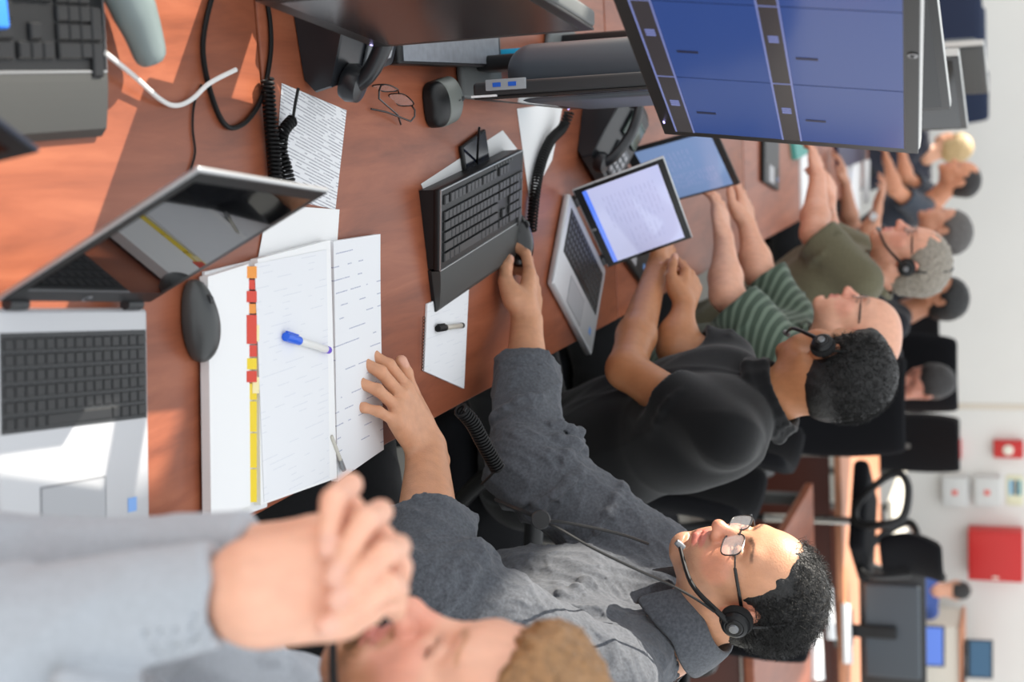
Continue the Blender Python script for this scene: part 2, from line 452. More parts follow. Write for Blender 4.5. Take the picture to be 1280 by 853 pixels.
def head_prims(o=None):
    """head frame: x to the person's right, y forward, z up, origin between the ears"""
    o = o or {}
    j = o.get('jaw', 1.0); P = []
    P += [el((0, -.014, .035), (.075, .096, .078), k=.02), el((0, .028, .022), (.062, .064, .076), k=.03),
          el((0, .028, -.03), (.058, .058, .062), k=.03), el((0, .022, -.07), (.05 * j, .056, .045), k=.03),
          el((0, -.045, -.01), (.058, .055, .06), k=.03)]
    for s in (-1, 1):
        P += [rc((s * .056 * j, -.002, -.052), (s * .018, .068, -.102), .014, .012, k=.026),
              el((s * .041, .062, -.022), (.023, .02, .02), k=.026), el((s * .034, .055, -.06), (.024, .024, .026), k=.028)]
    P += [el((0, .076, -.1), (.021, .016, .016), k=.018), el((0, .072, -.064), (.031, .02, .03), k=.022)]
    P += [rc((-.034, .074, .026), (.034, .074, .026), .013, k=.016)]
    for s in (-1, 1):
        P += [el((s * .031, .096, .004), (.017, .014, .011), k=.014, op='s')]
    for s in (-1, 1):
        P += [el((s * .031, .0775, .003), (.0135, .0125, .0115), k=.002),
              rc((s * .018, .086, .0005), (s * .043, .081, .0005), .0028, k=.003)]
    P += [rc((0, .084, .012), (0, .107, -.03), .008, .0105, k=.012), el((0, .111, -.032), (.0115, .011, .0105), k=.007)]
    for s in (-1, 1): P += [el((s * .0125, .1, -.036), (.0078, .0105, .0085), k=.006)]
    for s in (-1, 1): P += [el((s * .0068, .108, -.0445), (.0038, .006, .004), k=.003, op='s')]
    P += [rc((-.006, .094, -.048), (-.004, .095, -.054), .003, k=.006), rc((.006, .094, -.048), (.004, .095, -.054), .003, k=.006)]
    L = o.get('lips', 1.0)
    P += [rc((-.021, .084, -.0615), (-.006, .0935, -.0585), .0035, .0052 * L, k=.005), rc((.021, .084, -.0615), (.006, .0935, -.0585), .0035, .0052 * L, k=.005),
          rc((-.018, .084, -.069), (0, .0925, -.0715), .004, .0062 * L, k=.005), rc((.018, .084, -.069), (0, .0925, -.0715), .004, .0062 * L, k=.005),
          rc((-.023, .0875, -.064), (0, .0995, -.0648), .0012, .0015, k=.0025, op='s'), rc((.023, .0875, -.064), (0, .0995, -.0648), .0012, .0015, k=.0025, op='s'),
          rc((-.016, .086, -.085), (.016, .086, -.085), .005, k=.01, op='s')]
    if o.get('mouth_open'): P += [el((0, .093, -.066), (.016, .01, .005), k=.003, op='s')]
    for s in (-1, 1):   # ears
        R = axrot((0, 0, 1), s * -22) @ axrot((1, 0, 0), -10)
        P += [el((s * .078, -.008, .0), (.0085, .018, .031), k=.006, R=R), el((s * .0745, -.002, -.024), (.007, .009, .012), k=.006),
              el((s * .088, -.003, -.002), (.006, .0095, .017), k=.004, R=R, op='s')]
    return P
def face_paint(R, c, s=1, beard=None, lips=(190, 105, 95), brows=None, cheek=(214, 135, 112), stubble=None):
    def w(p): return R @ (np.array(p) * s) + c
    B = [(w((0, .11, -.03)), np.array((.022, .03, .022)) * s, cheek, .5, R)]
    for q in (-1, 1):
        B += [(w((q * .045, .07, -.03)), np.array((.028, .03, .024)) * s, cheek, .45, R), (w((q * .082, -.01, 0)), np.array((.015, .03, .04)) * s, cheek, .6, R)]
    if stubble:
        B += [(w((0, .07, -.1)), np.array((.05, .05, .035)) * s, stubble, .35, R), (w((0, .1, -.05)), np.array((.03, .02, .009)) * s, stubble, .3, R)]
        for q in (-1, 1): B += [(w((q * .045, .03, -.075)), np.array((.028, .05, .03)) * s, stubble, .28, R)]
    if beard:
        B += [(w((0, .075, -.1)), np.array((.055, .05, .035)) * s, beard, .75, R), (w((0, .1, -.05)), np.array((.032, .02, .009)) * s, beard, .6, R)]
        for q in (-1, 1): B += [(w((q * .055, .02, -.065)), np.array((.025, .055, .035)) * s, beard, .7, R)]
    B += [(w((0, .094, -.0585)), np.array((.026, .014, .0062)) * s, lips, .8, R), (w((0, .094, -.0705)), np.array((.022, .014, .0068)) * s, lips, .85, R)]
    for q in (-1, 1): B += [(w((q * .031, .09, -.0)), np.array((.017, .01, .006)) * s, (150, 100, 85), .35, R)]
    if brows:
        for q in (-1, 1):
            for k in range(7):
                t = k / 6; B += [(w((q * (.014 + .032 * t), .088 - .012 * t, .021 + .0075 * math.sin(t * 2.4))), np.array((.0055, .012, .0036 - .0012 * t)) * s, brows, .6, R)]
    for q in (-1, 1):
        for k in range(5):
            t = k / 4; B += [(w((q * (.02 + .022 * t), .092 - .006 * t, -.0035 - .0015 * math.sin(t * 3.1))), np.array((.0045, .008, .0016)) * s, (60, 40, 34), .6, R)]
    return B

MCP = [(.092, .027), (.096, .005), (.09, -.016), (.081, -.035)]
FL = [(.043, .026, .021), (.048, .030, .022), (.044, .028, .022), (.034, .021, .02)]
FR = [.0096, .0098, .0092, .008]
def hand_prims(side, curl, splay=(6, 1, -4, -10), thumb=((.03, .03, -.012), (.062, .052, -.018), (.09, .06, -.016), (.112, .062, -.014)), s=1.0, nails=True, thin=1.0):
    """hand frame: origin wrist, x to the fingers, z out of the back of the hand, y to the thumb (side=+1) or -y (side=-1)
    curl: four (mcp, pip, dip) in degrees"""
    P = [rc((-.03, 0, 0), (.012, .0, 0), .022, .024, k=.01), el((.05, -.004, -.004), (.052, .040, .0135), k=.02)]
    blobs = []
    for i, (x, y) in enumerate(MCP):
        P.append(rc((.014, y * .55, .0), (x, y, -.001), .013, .0115, k=.012))
    tips = []
    for i, (x, y) in enumerate(MCP):
        p = np.array((x, y, 0.0)); r = FR[i] * thin; a = 0; sp = math.radians(splay[i])
        for j in range(3):
            a += math.radians(curl[i][j]); d = np.array((math.cos(a) * math.cos(sp), math.cos(a) * math.sin(sp), -math.sin(a)))
            q = p + d * FL[i][j]; r2 = r * (.93 if j < 2 else .86)
            P.append(rc(p, q, r, r2, k=.0045 if j == 0 else .003))
            if j < 2: P.append(el(q + np.array((0, 0, .0)), r2 * 1.06, k=.003))
            if j == 2:
                nrm = np.array((math.sin(a) * math.cos(sp), math.sin(a) * math.sin(sp), math.cos(a)))
                Rn = np.stack([d, np.cross(nrm, d), nrm], 1)
                if nails: P.append(el(q - d * .001 + nrm * (r2 * .72), (.0072, .0056, .0026), k=.0008, R=Rn))
                blobs.append((q - d * .001 + nrm * r2 * .8, (.0085, .0066, .005), Rn))
                tips.append(q)
            p = q; r = r2
    t = [np.array(v) for v in thumb]
    P += [rc((.015, .012, -.006), t[0], .015, .0155, k=.014), rc(t[0], t[1], .0155, .0125, k=.012), rc(t[1], t[2], .0122, .0112, k=.004), rc(t[2], t[3], .0112, .0092, k=.003), el(t[2], .0118, k=.003)]
    blobs.append((t[3] + np.array((0, 0, .006)), (.010, .008, .006), np.eye(3)))
    # web between thumb and palm
    P.append(rc((.03, .022, -.006), (t[0] + t[1]) / 2, .012, .010, k=.02))
    if side < 0:
        F = np.diag([1.0, -1, 1])
        for p in P:
            if p.t == 'rc': p.a = F @ p.a; p.b = F @ p.b
            else: p.c = F @ p.c; p.R = F @ p.R @ F
        blobs = [(F @ c, r, F @ R @ F) for c, r, R in blobs]
    if s != 1: P = xf(P, np.eye(3), np.zeros(3), s); blobs = [(c * s, np.array(r) * s, R) for c, r, R in blobs]
    return P, blobs
def hand_at(wrist, fwd, back, side, **kw):
    x = np.array(fwd, float); x /= np.linalg.norm(x); z = np.array(back, float); z -= x * (z @ x); z /= np.linalg.norm(z); y = np.cross(z, x)
    R = np.stack([x, y, z], 1); P, B = hand_prims(side, **kw)
    return xf(P, R, np.array(wrist, float)), [(R @ c + wrist, r, R @ Rr) for c, r, Rr in B]

def strands(name, head_c, R, s, m, n=2500, length=.03, region=None, r=.0006, wave=.004, seed=1, lift=.35, seg=5, rad=(.079, .1, .083), off=(0, -.014, .035), comb=(0, -1, -.2), parent=None):
    """short hair as fine tubes growing out of the scalp"""
    rnd = np.random.RandomState(seed); V = []; F = []
    cb = np.array(comb, float); rad = np.array(rad); off = np.array(off)
    k = 0
    while k < n:
        d = rnd.normal(size=3); d /= np.linalg.norm(d)
        if region and not region(d): continue
        k += 1
        p = off + d * rad * (1 + rnd.uniform(-.01, .01)); nrm = d / rad; nrm /= np.linalg.norm(nrm)
        L = length * rnd.uniform(.6, 1.25); g = cb - nrm * (cb @ nrm); g /= (np.linalg.norm(g) + 1e-6)
        dirv = nrm * lift + g * (1 - lift) + rnd.normal(size=3) * .25; dirv /= np.linalg.norm(dirv)
        ph = rnd.uniform(0, 6); sd = np.cross(nrm, dirv); sd /= (np.linalg.norm(sd) + 1e-6)
        base = len(V)
        for i in range(seg + 1):
            t = i / seg; q = p + dirv * L * t + nrm * (L * .25 * t * (1 - t)) - nrm * L * .18 * t * t + sd * wave * math.sin(ph + t * 5)
            rr = r * (1 - .7 * t); w = R @ (q * s) + head_c
            a1 = R @ sd; a2 = R @ nrm
            for j in range(3):
                an = 2 * math.pi * j / 3; V.append(w + (a1 * math.cos(an) + a2 * math.sin(an)) * rr)
        for i in range(seg):
            for j in range(3):
                F.append((base + i * 3 + j, base + i * 3 + (j + 1) % 3, base + (i + 1) * 3 + (j + 1) % 3, base + (i + 1) * 3 + j))
    return np.array(V), np.array(F)

def glasses_geo(w=.066, hgt=.034, temple=.14, splay=0):
    """eyeglasses in head frame (y forward) centred on the bridge"""
    fr = MB(); lens = []
    for s in (-1, 1):
        c = (s * (w / 2 - .001), 0, -.004); loop = []
        for i in range(24):
            a = 2 * math.pi * i / 24; ex = 3.2
            x = abs(math.cos(a)) ** (2 / ex) * math.copysign(1, math.cos(a)) * w * .40; z = abs(math.sin(a)) ** (2 / ex) * math.copysign(1, math.sin(a)) * hgt * .5
            loop.append((c[0] + x, -.006 * abs(c[0] + x) / .06, c[2] + z))
        fr.tube(loop, .0011, n=6, close=True); lens.append(loop)
        fr.tube([(s * w * .87, -.006, .004), (s * w * 1.03, -.01, .005), (s * (w * 1.09), -.02, .004)], .0014, n=6)
    fr.tube([(-.008, -.0005, .002), (0, .002, .004), (.008, -.0005, .002)], .0011, n=6)
    return fr, lens
def put_glasses(R, c, name, label, s=1, colour='black', w=.066, hgt=.034, tint=None, group=None, down=0):
    Rm = Matrix([[R[i][j] for j in range(3)] for i in range(3)])
    o = thing(name, label, 'glasses', c + R @ (np.array((0, .1, .006 + down)) * s), group=group)
    o.rotation_euler = Rm.to_euler()
    M = mat('frame_' + colour, {'black': (18, 18, 20), 'grey': (90, 90, 95)}[colour], rough=.25)
    fr, lens = glasses_geo(w, hgt); fr.build('frame', M, o)
    for sgn in (-1, 1):
        t = MB(); x = sgn * w * 1.09
        t.tube([(x, -.02, .004), (x * 1.05, -.06, .004), (x * 1.07, -.105, .003), (x * 1.07, -.125, -.012), (x * 1.05, -.135, -.026)], [.0016, .0017, .0019, .002, .0018], n=6, flat=1.7); t.build('temple', M, o)
    g = mat('lens_glass', (235, 240, 245), rough=.02, alpha=.12, spec=1.0) if tint is None else tint
    for lp in lens:
        n = len(lp); V = [(x, y + .0004, z) for x, y, z in lp] + [(x, y - .0004, z) for x, y, z in lp]
        mesh('lens', V, [tuple(range(n)), tuple(reversed(range(n, 2 * n)))] + [(i, n + i, n + (i + 1) % n, (i + 1) % n) for i in range(n)], g, o)
    return o
def put_headset(R, c, name, label, s=1, side=-1, boom=True, group=None, boom_to=(-.035, .10, -.09), mband=True):
    """over-head headset; side -1 = ear pad on the person's left"""
    Rm = Matrix([[R[i][j] for j in range(3)] for i in range(3)])
    o = thing(name, label, 'headset', c, group=group); o.rotation_euler = Rm.to_euler(); o.scale = (s, s, s)
    K = mat('headset_black', (14, 15, 17), rough=.35, spec=.35); G = mat('headset_grey', (120, 122, 125), rough=.3, metal=.4)
    foam = mat('headset_foam', (14, 14, 15), rough=.95, bump=.0005, bscale=900)
    band = []
    for i in range(25):
        a = math.radians(-6 + 192 * i / 24); band.append((math.cos(a) * .088, -.018 - .012 * math.sin(a), -.004 + math.sin(a) * .128))
    MB().tube(band, .003, n=8, flat=2.6 if False else 1.0).build('headband', K, o)
    x = side * .093
    Mx = Matrix.Translation((x, -.006, -.004)) @ Matrix.Rotation(math.radians(90 * side), 4, 'Y')
    MB().lathe([(.0, -.012), (.02, -.012), (.026, -.008), (.027, 0), (.024, .006), (.0, .006)], Mx, n=28, cap=False).build('ear_pad', foam, o)
    MB().lathe([(.0, .005), (.021, .005), (.023, .008), (.021, .014), (.016, .017), (.0145, .0165), (.012, .019), (0, .019)], Mx, n=28, cap=False).build('ear_shell', K, o)
    MB().lathe([(.0, .0185), (.0085, .0185), (.007, .022), (0, .0225)], Mx, n=20, cap=False).build('ear_cap', G, o)
    MB().box((-x * .98, -.006, .008), (.006, .026, .03), .003).build('temple_rest', foam, o)
    if boom:
        b = [(x * 1.14, -.002, -.008), (x * 1.1, .02, -.028), (x * .92, .062, -.066), boom_to]
        MB().tube(spline(b, 6), [.0055 - .0025 * i / 18 for i in range(19)], n=8).build('microphone_boom', K, o)
        MB().lathe([(0, -.008), (.005, -.007), (.006, 0), (.005, .009), (0, .01)], Matrix.Translation(boom_to) @ Matrix.Rotation(.9, 4, 'X'), n=14, cap=False).build('microphone', G, o)
    return o
# ------------------------------------------------------------------ desk items
def ink_mat(name, paper=(228, 229, 232), ink=(120, 122, 135), sx=26, sy=105, cover=.5, duty=.3, rot=0, head=False, margin=None):
    m = bpy.data.materials.new(name); m.use_nodes = True; nt = m.node_tree; b = nt.nodes['Principled BSDF']; b.inputs['Roughness'].default_value = .75
    tc = node(nt, 'ShaderNodeTexCoord'); mp = node(nt, 'ShaderNodeMapping'); mp.inputs['Rotation'].default_value = (0, 0, rot)
    nt.links.new(tc.outputs['Object'], mp.inputs['Vector']); sep = node(nt, 'ShaderNodeSeparateXYZ'); nt.links.new(mp.outputs[0], sep.inputs[0])
    row = math_node(nt, 'MULTIPLY', sep.outputs[1], sy); fr = math_node(nt, 'FRACT', row); line = math_node(nt, 'LESS_THAN', fr, duty)
    fl_ = math_node(nt, 'FLOOR', row)
    cmb = node(nt, 'ShaderNodeCombineXYZ'); nt.links.new(math_node(nt, 'MULTIPLY', sep.outputs[0], sx), cmb.inputs[0]); nt.links.new(math_node(nt, 'MULTIPLY', fl_, 3.7), cmb.inputs[1])
    n = node(nt, 'ShaderNodeTexNoise'); n.inputs['Scale'].default_value = 1; n.inputs['Detail'].default_value = 0; nt.links.new(cmb.outputs[0], n.inputs['Vector'])
    ok = math_node(nt, 'GREATER_THAN', n.outputs[0], 1 - cover)
    n2 = node(nt, 'ShaderNodeTexNoise'); n2.inputs['Scale'].default_value = 900; nt.links.new(tc.outputs['Object'], n2.inputs['Vector'])
    lt = math_node(nt, 'GREATER_THAN', n2.outputs[0], .42)
    f = math_node(nt, 'MULTIPLY', math_node(nt, 'MULTIPLY', line, ok), lt)
    mx = node(nt, 'ShaderNodeMix', data_type='RGBA'); mx.inputs[6].default_value = lin(paper); mx.inputs[7].default_value = lin(ink)
    nt.links.new(f, mx.inputs[0]); nt.links.new(mx.outputs[2], b.inputs['Base Color'])
    return m
PRINT = ink_mat('printed_text', ink=(140, 140, 150), sx=34, sy=210, cover=.62, duty=.32, rot=math.radians(-72.8))
FORM = ink_mat('form_text', ink=(168, 172, 192), sx=26, sy=52, cover=.48, duty=.09, rot=math.radians(-90.2))
NOTE = ink_mat('faint_notes', ink=(214, 216, 222), sx=24, sy=110, cover=.45, duty=.14, rot=math.radians(-89.4))

def sheet(name, pix, z, th, m, label, cat='paper', group=None, curl=0.0, parent=None, n=10):
    """four image corners -> a sheet/stack on the table, gently curled; corners in order"""
    C = [on(x, y, z) for x, y in pix]; c0 = sum(C) / len(C); V = []; Fc = []
    for j in range(n + 1):
        for i in range(n + 1):
            s, t = i / n, j / n
            p = (1 - t) * ((1 - s) * C[0] + s * C[1]) + t * ((1 - s) * C[3] + s * C[2])
            e = curl * ((2 * s - 1) ** 4 * .6 + (2 * t - 1) ** 4 * .6) + curl * .25 * math.sin(3 * s + 5 * t)
            V.append((p[0] - c0[0], p[1] - c0[1], max(e, 0) if curl else 0))
    N = len(V); V = [(x, y, z_ + th) for x, y, z_ in V] + [(x, y, z_ * (1 if th < .001 else 0)) for x, y, z_ in V]
    for j in range(n):
        for i in range(n):
            a = j * (n + 1) + i; q = (a, a + 1, a + n + 2, a + n + 1); Fc.append(q); Fc.append(tuple(N + v for v in reversed(q)))
    b = [i for i in range(n + 1)] + [(n + 1) * j + n for j in range(1, n + 1)] + [n * (n + 1) + i for i in range(n - 1, -1, -1)] + [(n + 1) * j for j in range(n - 1, 0, -1)]
    for i in range(len(b)):
        a, c = b[i], b[(i + 1) % len(b)]; Fc.append((a, N + a, N + c, c))
    o = mesh(name, V, Fc, m, parent, smooth=True, angle=50); base = z - th * 0
    import bmesh
    bm = bmesh.new(); bm.from_mesh(o.data); bmesh.ops.recalc_face_normals(bm, faces=bm.faces); bm.to_mesh(o.data); bm.free(); o.data.set_sharp_from_angle(angle=.8)
    o.location = (c0[0], c0[1], base)
    if not parent: tag(o, label, cat, group)
    return o

# --- keyboards
def key_mesh(w, d=.0155, h=.0045):
    me_b = MB(); t = .0018
    V = [(-w / 2, -d / 2, 0), (w / 2, -d / 2, 0), (w / 2, d / 2, 0), (-w / 2, d / 2, 0),
         (-w / 2 + .0004, -d / 2 + .0004, h * .55), (w / 2 - .0004, -d / 2 + .0004, h * .55), (w / 2 - .0004, d / 2 - .0004, h * .55), (-w / 2 + .0004, d / 2 - .0004, h * .55),
         (-w / 2 + t, -d / 2 + t, h), (w / 2 - t, -d / 2 + t, h), (w / 2 - t, d / 2 - t * .8, h), (-w / 2 + t, d / 2 - t * .8, h)]
    F = [(3, 2, 1, 0), (8, 9, 10, 11)]
    for r in (0, 4):
        for i in range(4): F.append((r + i, r + (i + 1) % 4, r + 4 + (i + 1) % 4, r + 4 + i))
    me = bpy.data.meshes.new('key'); me.from_pydata(V, [], F); me.update(); return me
_kc = {}
def put_key(parent, x, y, z, w, m, d, rx=0, h=.0045):
    k = (round(w, 4), d, m.name, h)
    if k not in _kc: _kc[k] = key_mesh(w, d, h); _kc[k].materials.append(m)
    o = bpy.data.objects.new('key', _kc[k]); COL.objects.link(o); o.parent = parent; o.location = (x, y, z); o.rotation_euler = (rx, 0, 0)
ROWS = [[1] * 1 + [-.5] + [1] * 4 + [-.4] + [1] * 4 + [-.4] + [1] * 4 + [.7] * 0,
        [1] * 13 + [2], [1.5] + [1] * 12 + [1.5], [1.75] + [1] * 11 + [2.25], [2.25] + [1] * 10 + [2.75], [1.4, 1.1, 1.3, 6.2, 1.2, 1.1, 1.1, 1.6]]
def keyboard(label, loc, rz, palm=.075, group=None, tilt=4, pitch=.019, hot=True):
    o = thing('keyboard', label, 'keyboard', loc, rz, group)
    W = .452; D = .150; a = math.radians(tilt)
    M = Matrix.Translation((0, -D / 2, .008)) @ Matrix.Rotation(a, 4, 'X') @ Matrix.Translation((0, D / 2, 0))
    MB().box((0, 0, .007), (W, D, .014), .005, M).build('case', PLAST, o)
    # skirt that fills the wedge beneath the raised back edge
    sk_ = MB(); yb = D / 2; zb = M @ Vector((0, yb, 0))
    sk_.add([(-W / 2 + .002, -D / 2 + .004, 0), (W / 2 - .002, -D / 2 + .004, 0), (W / 2 - .002, D / 2 - .003, 0), (-W / 2 + .002, D / 2 - .003, 0),
             (-W / 2 + .002, -D / 2 + .004, .012), (W / 2 - .002, -D / 2 + .004, .012), (W / 2 - .002, D / 2 - .003, zb.z + .006), (-W / 2 + .002, D / 2 - .003, zb.z + .006)],
            [(3, 2, 1, 0), (4, 5, 6, 7), (0, 1, 5, 4), (1, 2, 6, 5), (2, 3, 7, 6), (3, 0, 4, 7)]).build('foot_skirt', PLAST, o)
    rim = MB(); hw, hd = W / 2 - .002, D / 2 - .002
    rim.tube([M @ Vector(v) for v in ((-hw, -hd, .0138), (hw, -hd, .0138), (hw, hd, .0138), (-hw, hd, .0138))], .0016, n=6, close=True).build('trim_line', mat('satin_trim', (170, 172, 174), rough=.3, metal=.6), o)
    if palm:
        MB().prism([(-W / 2, -D / 2 - palm), (W / 2, -D / 2 - palm), (W / 2, -D / 2 + .002), (-W / 2, -D / 2 + .002)], 0, .006).build('palm_rest_base', PLAST, o)
        pr = MB(); V = []
        n = 8
        for i in range(n + 1):
            t = i / n; y = -D / 2 - .0005 - palm * t; z = .0225 - .011 * t ** 1.5 if i < n else .006
            V += [(-W / 2 + .001, y, z), (W / 2 - .001, y, z)]
        F = [(2 * i, 2 * i + 1, 2 * i + 3, 2 * i + 2) for i in range(n)]
        nn = len(V); V += [(-W / 2 + .001, -D / 2 - .0005, .005), (W / 2 - .001, -D / 2 - .0005, .005)]
        F += [(nn, 0) + tuple(2 * i for i in range(1, n + 1)), (1, nn + 1) + tuple(2 * i + 1 for i in range(n, 0, -1)), (0, nn, nn + 1, 1), (2 * n, 2 * n + 1, nn + 1, nn)]
        pr.add(V, F).build('palm_rest', mat('palm_rest_grey', (58, 59, 58), rough=.55, bump=.0002, bscale=1200), o)
    y0 = D / 2 - .021; R = a
    x_left = -W / 2 + .0125
    def K(x, r, w, dbl=1):
        y = y0 - r * pitch - (.010 if r else 0) - (dbl - 1) * pitch / 2
        p = M @ Vector((x_left + x * pitch + w * pitch / 2, y, .0138))
        put_key(o, p.x, p.y, p.z, w * pitch - .0012, KEYM, round((pitch - .0016) + (dbl - 1) * pitch, 4), R)
    for r, row in enumerate(ROWS):
        x = 0
        for w in row:
            if w < 0: x += -w; continue
            K(x, r, w); x += w
    for r, xs in enumerate([(0, 1, 2), (0, 1, 2), (0, 1, 2), (), (1,), (0, 1, 2)]):
        for q in xs: K(15.3 + q, r, 1)
    for r in range(1, 6):
        for q in range(3):
            if r == 5 and q == 1: continue
            K(18.6 + q * (1 if not (r == 5 and q == 2) else 1), r, 2 if (r == 5 and q == 0) else 1)
    K(21.6, 1, 1); K(21.6, 3, 1, 2); K(21.6, 5, 1, 2)
    if hot:
        for i in range(7):
            p = M @ Vector((.06 + i * .016, D / 2 - .008, .0142)); MB().lathe([(.003, 0), (.003, .0008), (.002, .0012)], Matrix.Translation(p), n=10).build('media_button', GREYP, o)
    return o
keyboard('black keyboard with grey palm rest in front of the man in the grey shirt', (.150, 2.412, .7405), math.radians(97), group=None, tilt=7).scale = (.93, .95, 1)
keyboard('dusty black keyboard with wide palm rest at the top left corner of the photo', (-.148, 1.108, .7405), math.radians(91), palm=.068, tilt=4)

# --- mouse
def mouse(label, loc, rz, m=PLAST, s=1.0, ln=.118, wd=.064, ht=.038, top=None, boxy=False):
    o = thing('mouse', label, 'mouse', loc, rz)
    P = [el((0, 0, .010), (wd / 2, ln / 2, .03), k=.004), el((0, -.012, .012), (wd * .48, ln * .40, .03), k=.01), bx((0, 0, -.03), (.1, .1, .03), r=.001, k=.003, op='s')]
    if boxy: P = [grp([bx((0, 0, .006), (wd / 2, ln / 2, .034), r=.026), el((0, 0, -.01), (wd * .75, ln * .72, .05), k=.006, op='i')]), bx((0, 0, -.03), (.1, .1, .03), r=.001, k=.003, op='s')]
    P = xf(P, np.eye(3), np.zeros(3), s); V, Fc = sdf_mesh(P, .0022)
    np_mesh('shell', V, Fc, m, o, origin=(0, 0, 0)).location = (0, 0, 0)
    MB().tube([(0, .006 * s, .0415 * s), (0, .03 * s, .0365 * s), (0, .05 * s, .026 * s)], .0008, n=6).build('button_seam', KEYM, o)
    MB().lathe([(.009 * s, -.0035), (.0095 * s, 0), (.009 * s, .0035)], Matrix.Translation((0, .031 * s, .031 * s)) @ Matrix.Rotation(math.pi / 2, 4, 'Y'), n=16).build('scroll_wheel', DARK, o)
    if top:
        Pt = [el((0, .0, .0115), (wd / 2 * 1.015, ln / 2 * 1.01, .0305), k=.004), bx((0, -.075, .02), (.1, .06, .1), r=.001, k=.002, op='s'), bx((0, 0, -.086), (.1, .1, .1), r=.001, k=.002, op='s')]
        if boxy: Pt = [grp([bx((0, 0, .006), (wd / 2 + .0012, ln / 2 + .0012, .0352), r=.027), el((0, 0, -.01), (wd * .75 + .001, ln * .72 + .001, .0512), k=.006, op='i')]), bx((0, -.085, .02), (.1, .06, .1), r=.001, k=.002, op='s'), bx((0, 0, -.09), (.1, .1, .1), r=.001, k=.002, op='s')]
        Pt = xf(Pt, np.eye(3), np.zeros(3), s); V, Fc = sdf_mesh(Pt, .002); np_mesh('top_cover', V, Fc, top, o, origin=(0, 0, 0)).location = (0, 0, 0)
    return o
MGREY = mat('mouse_graphite', (62, 64, 64), rough=.35)
p = on(243, 402, .75); mouse('black mouse beside the silver laptop and the white binder', (p[0] , p[1]+.01, .7405), math.radians(92), m=MGREY, s=.80, ln=.128)
p = on(650, 303, .76); mouse('black mouse under the right hand of the man in the grey shirt', (p[0] - .005, p[1] + .015, .7405), math.radians(100), m=mat('mouse_gloss', (14, 15, 17), rough=.18), s=.93)
p = on(548, 128, .745); mouse('grey-topped black mouse lying near the folded eyeglasses', (p[0], p[1], .7405), math.radians(8), m=PLAST, s=1.0, ln=.115, wd=.078, top=mat('mouse_grey_top', (112, 116, 112), rough=.45), boxy=True)

# --- laptops
def screen_mat(name, rgb, e, rough=.12):
    return mat(name, rgb, rough=rough, emit=e, spec=.5)
GLASS_BLACK = mat('dark_display_glass', (8, 9, 12), rough=.04, spec=.9)
def laptop(label, loc, rz, w=.33, d=.235, lid=.225, open_=110, deck=SILVP, lidm=SILV, scr=None, group=None, keys=True, rows=6, cols=15, pitch=.0185, hinge_w=.028):
    o = thing('laptop', label, 'laptop', loc, rz, group)
    MB().box((0, -d / 2, .0095), (w, d, .017), .006).build('base', deck, o)
    MB().box((0, -d / 2, .002), (w * .94, d * .9, .004), .001).build('underside', DARK, o)
    ky = -.032
    MB().box((0, ky - rows * pitch / 2 + .004, .0182), (cols * pitch + .006, rows * pitch + .006, .001), 0).build('keyboard_well', DARK, o)
    if keys:
        for r in range(rows):
            xs = [1] * cols if r in (0, 1, 2, 3, 4) else [1, 1, 1, 1, cols - 9, 1, 1, 1, 1, 1][:10]
            x = -cols * pitch / 2
            if r == rows - 1: xs = [1, 1, 1, 1, cols - 8, 1, 1, 1, 1]
            for q in xs:
                put_key(o, x + q * pitch / 2, ky - (r + .3) * pitch, .0184, q * pitch - .0022, KEYM, round(pitch - .0028, 4), h=.002); x += q * pitch
    MB().box((-.01, -d + .045, .0184), (.105, .062, .0006), 0).build('touchpad', mat('touchpad_grey', (172, 174, 178), rough=.35, metal=.2), o)
    MB().box((-.01, -d + .045, .0182), (.109, .066, .0006), 0).build('touchpad_frame', mat('touchpad_edge', (120, 122, 126), rough=.4), o)
    MB().box((w * .36, -d + .04, .0184), (.016, .016, .0006), 0).build('sticker', mat('blue_sticker', (120, 165, 225), rough=.3), o)
    for s in (-1, 1):
        MB().lathe([(.0065, -hinge_w / 2), (.0068, 0), (.0065, hinge_w / 2)], Matrix.Translation((s * w * .38, .004, .018)) @ Matrix.Rotation(math.pi / 2, 4, 'Y'), n=14).build('hinge', DARK, o)
    ln = bpy.data.objects.new('lid', None)
    M = Matrix.Translation((0, .006, .02)) @ Matrix.Rotation(math.radians(180 - open_), 4, 'X') @ Matrix.Identity(4)
    # lid modelled lying back along +y then rotated up: local +y = up the lid, local -z... front faces +z when flat
    M = Matrix.Translation((0, .006, .02)) @ Matrix.Rotation(math.radians(180 - open_), 4, 'X')
    l = MB().box((0, lid / 2, -.003), (w, lid, .006), .0028, M).build('lid', lidm, o)
    MB().box((0, lid / 2, .0004), (w - .006, lid - .006, .001), .0004, M).build('bezel', PLAST, o)
    s_ = MB().box((0, lid / 2 + .004, .0011), (w - .03, lid - .044, .0006), 0, M).build('screen', scr or GLASS_BLACK, o)
    o['_M'] = 0
    del o['_M']
    return o, M
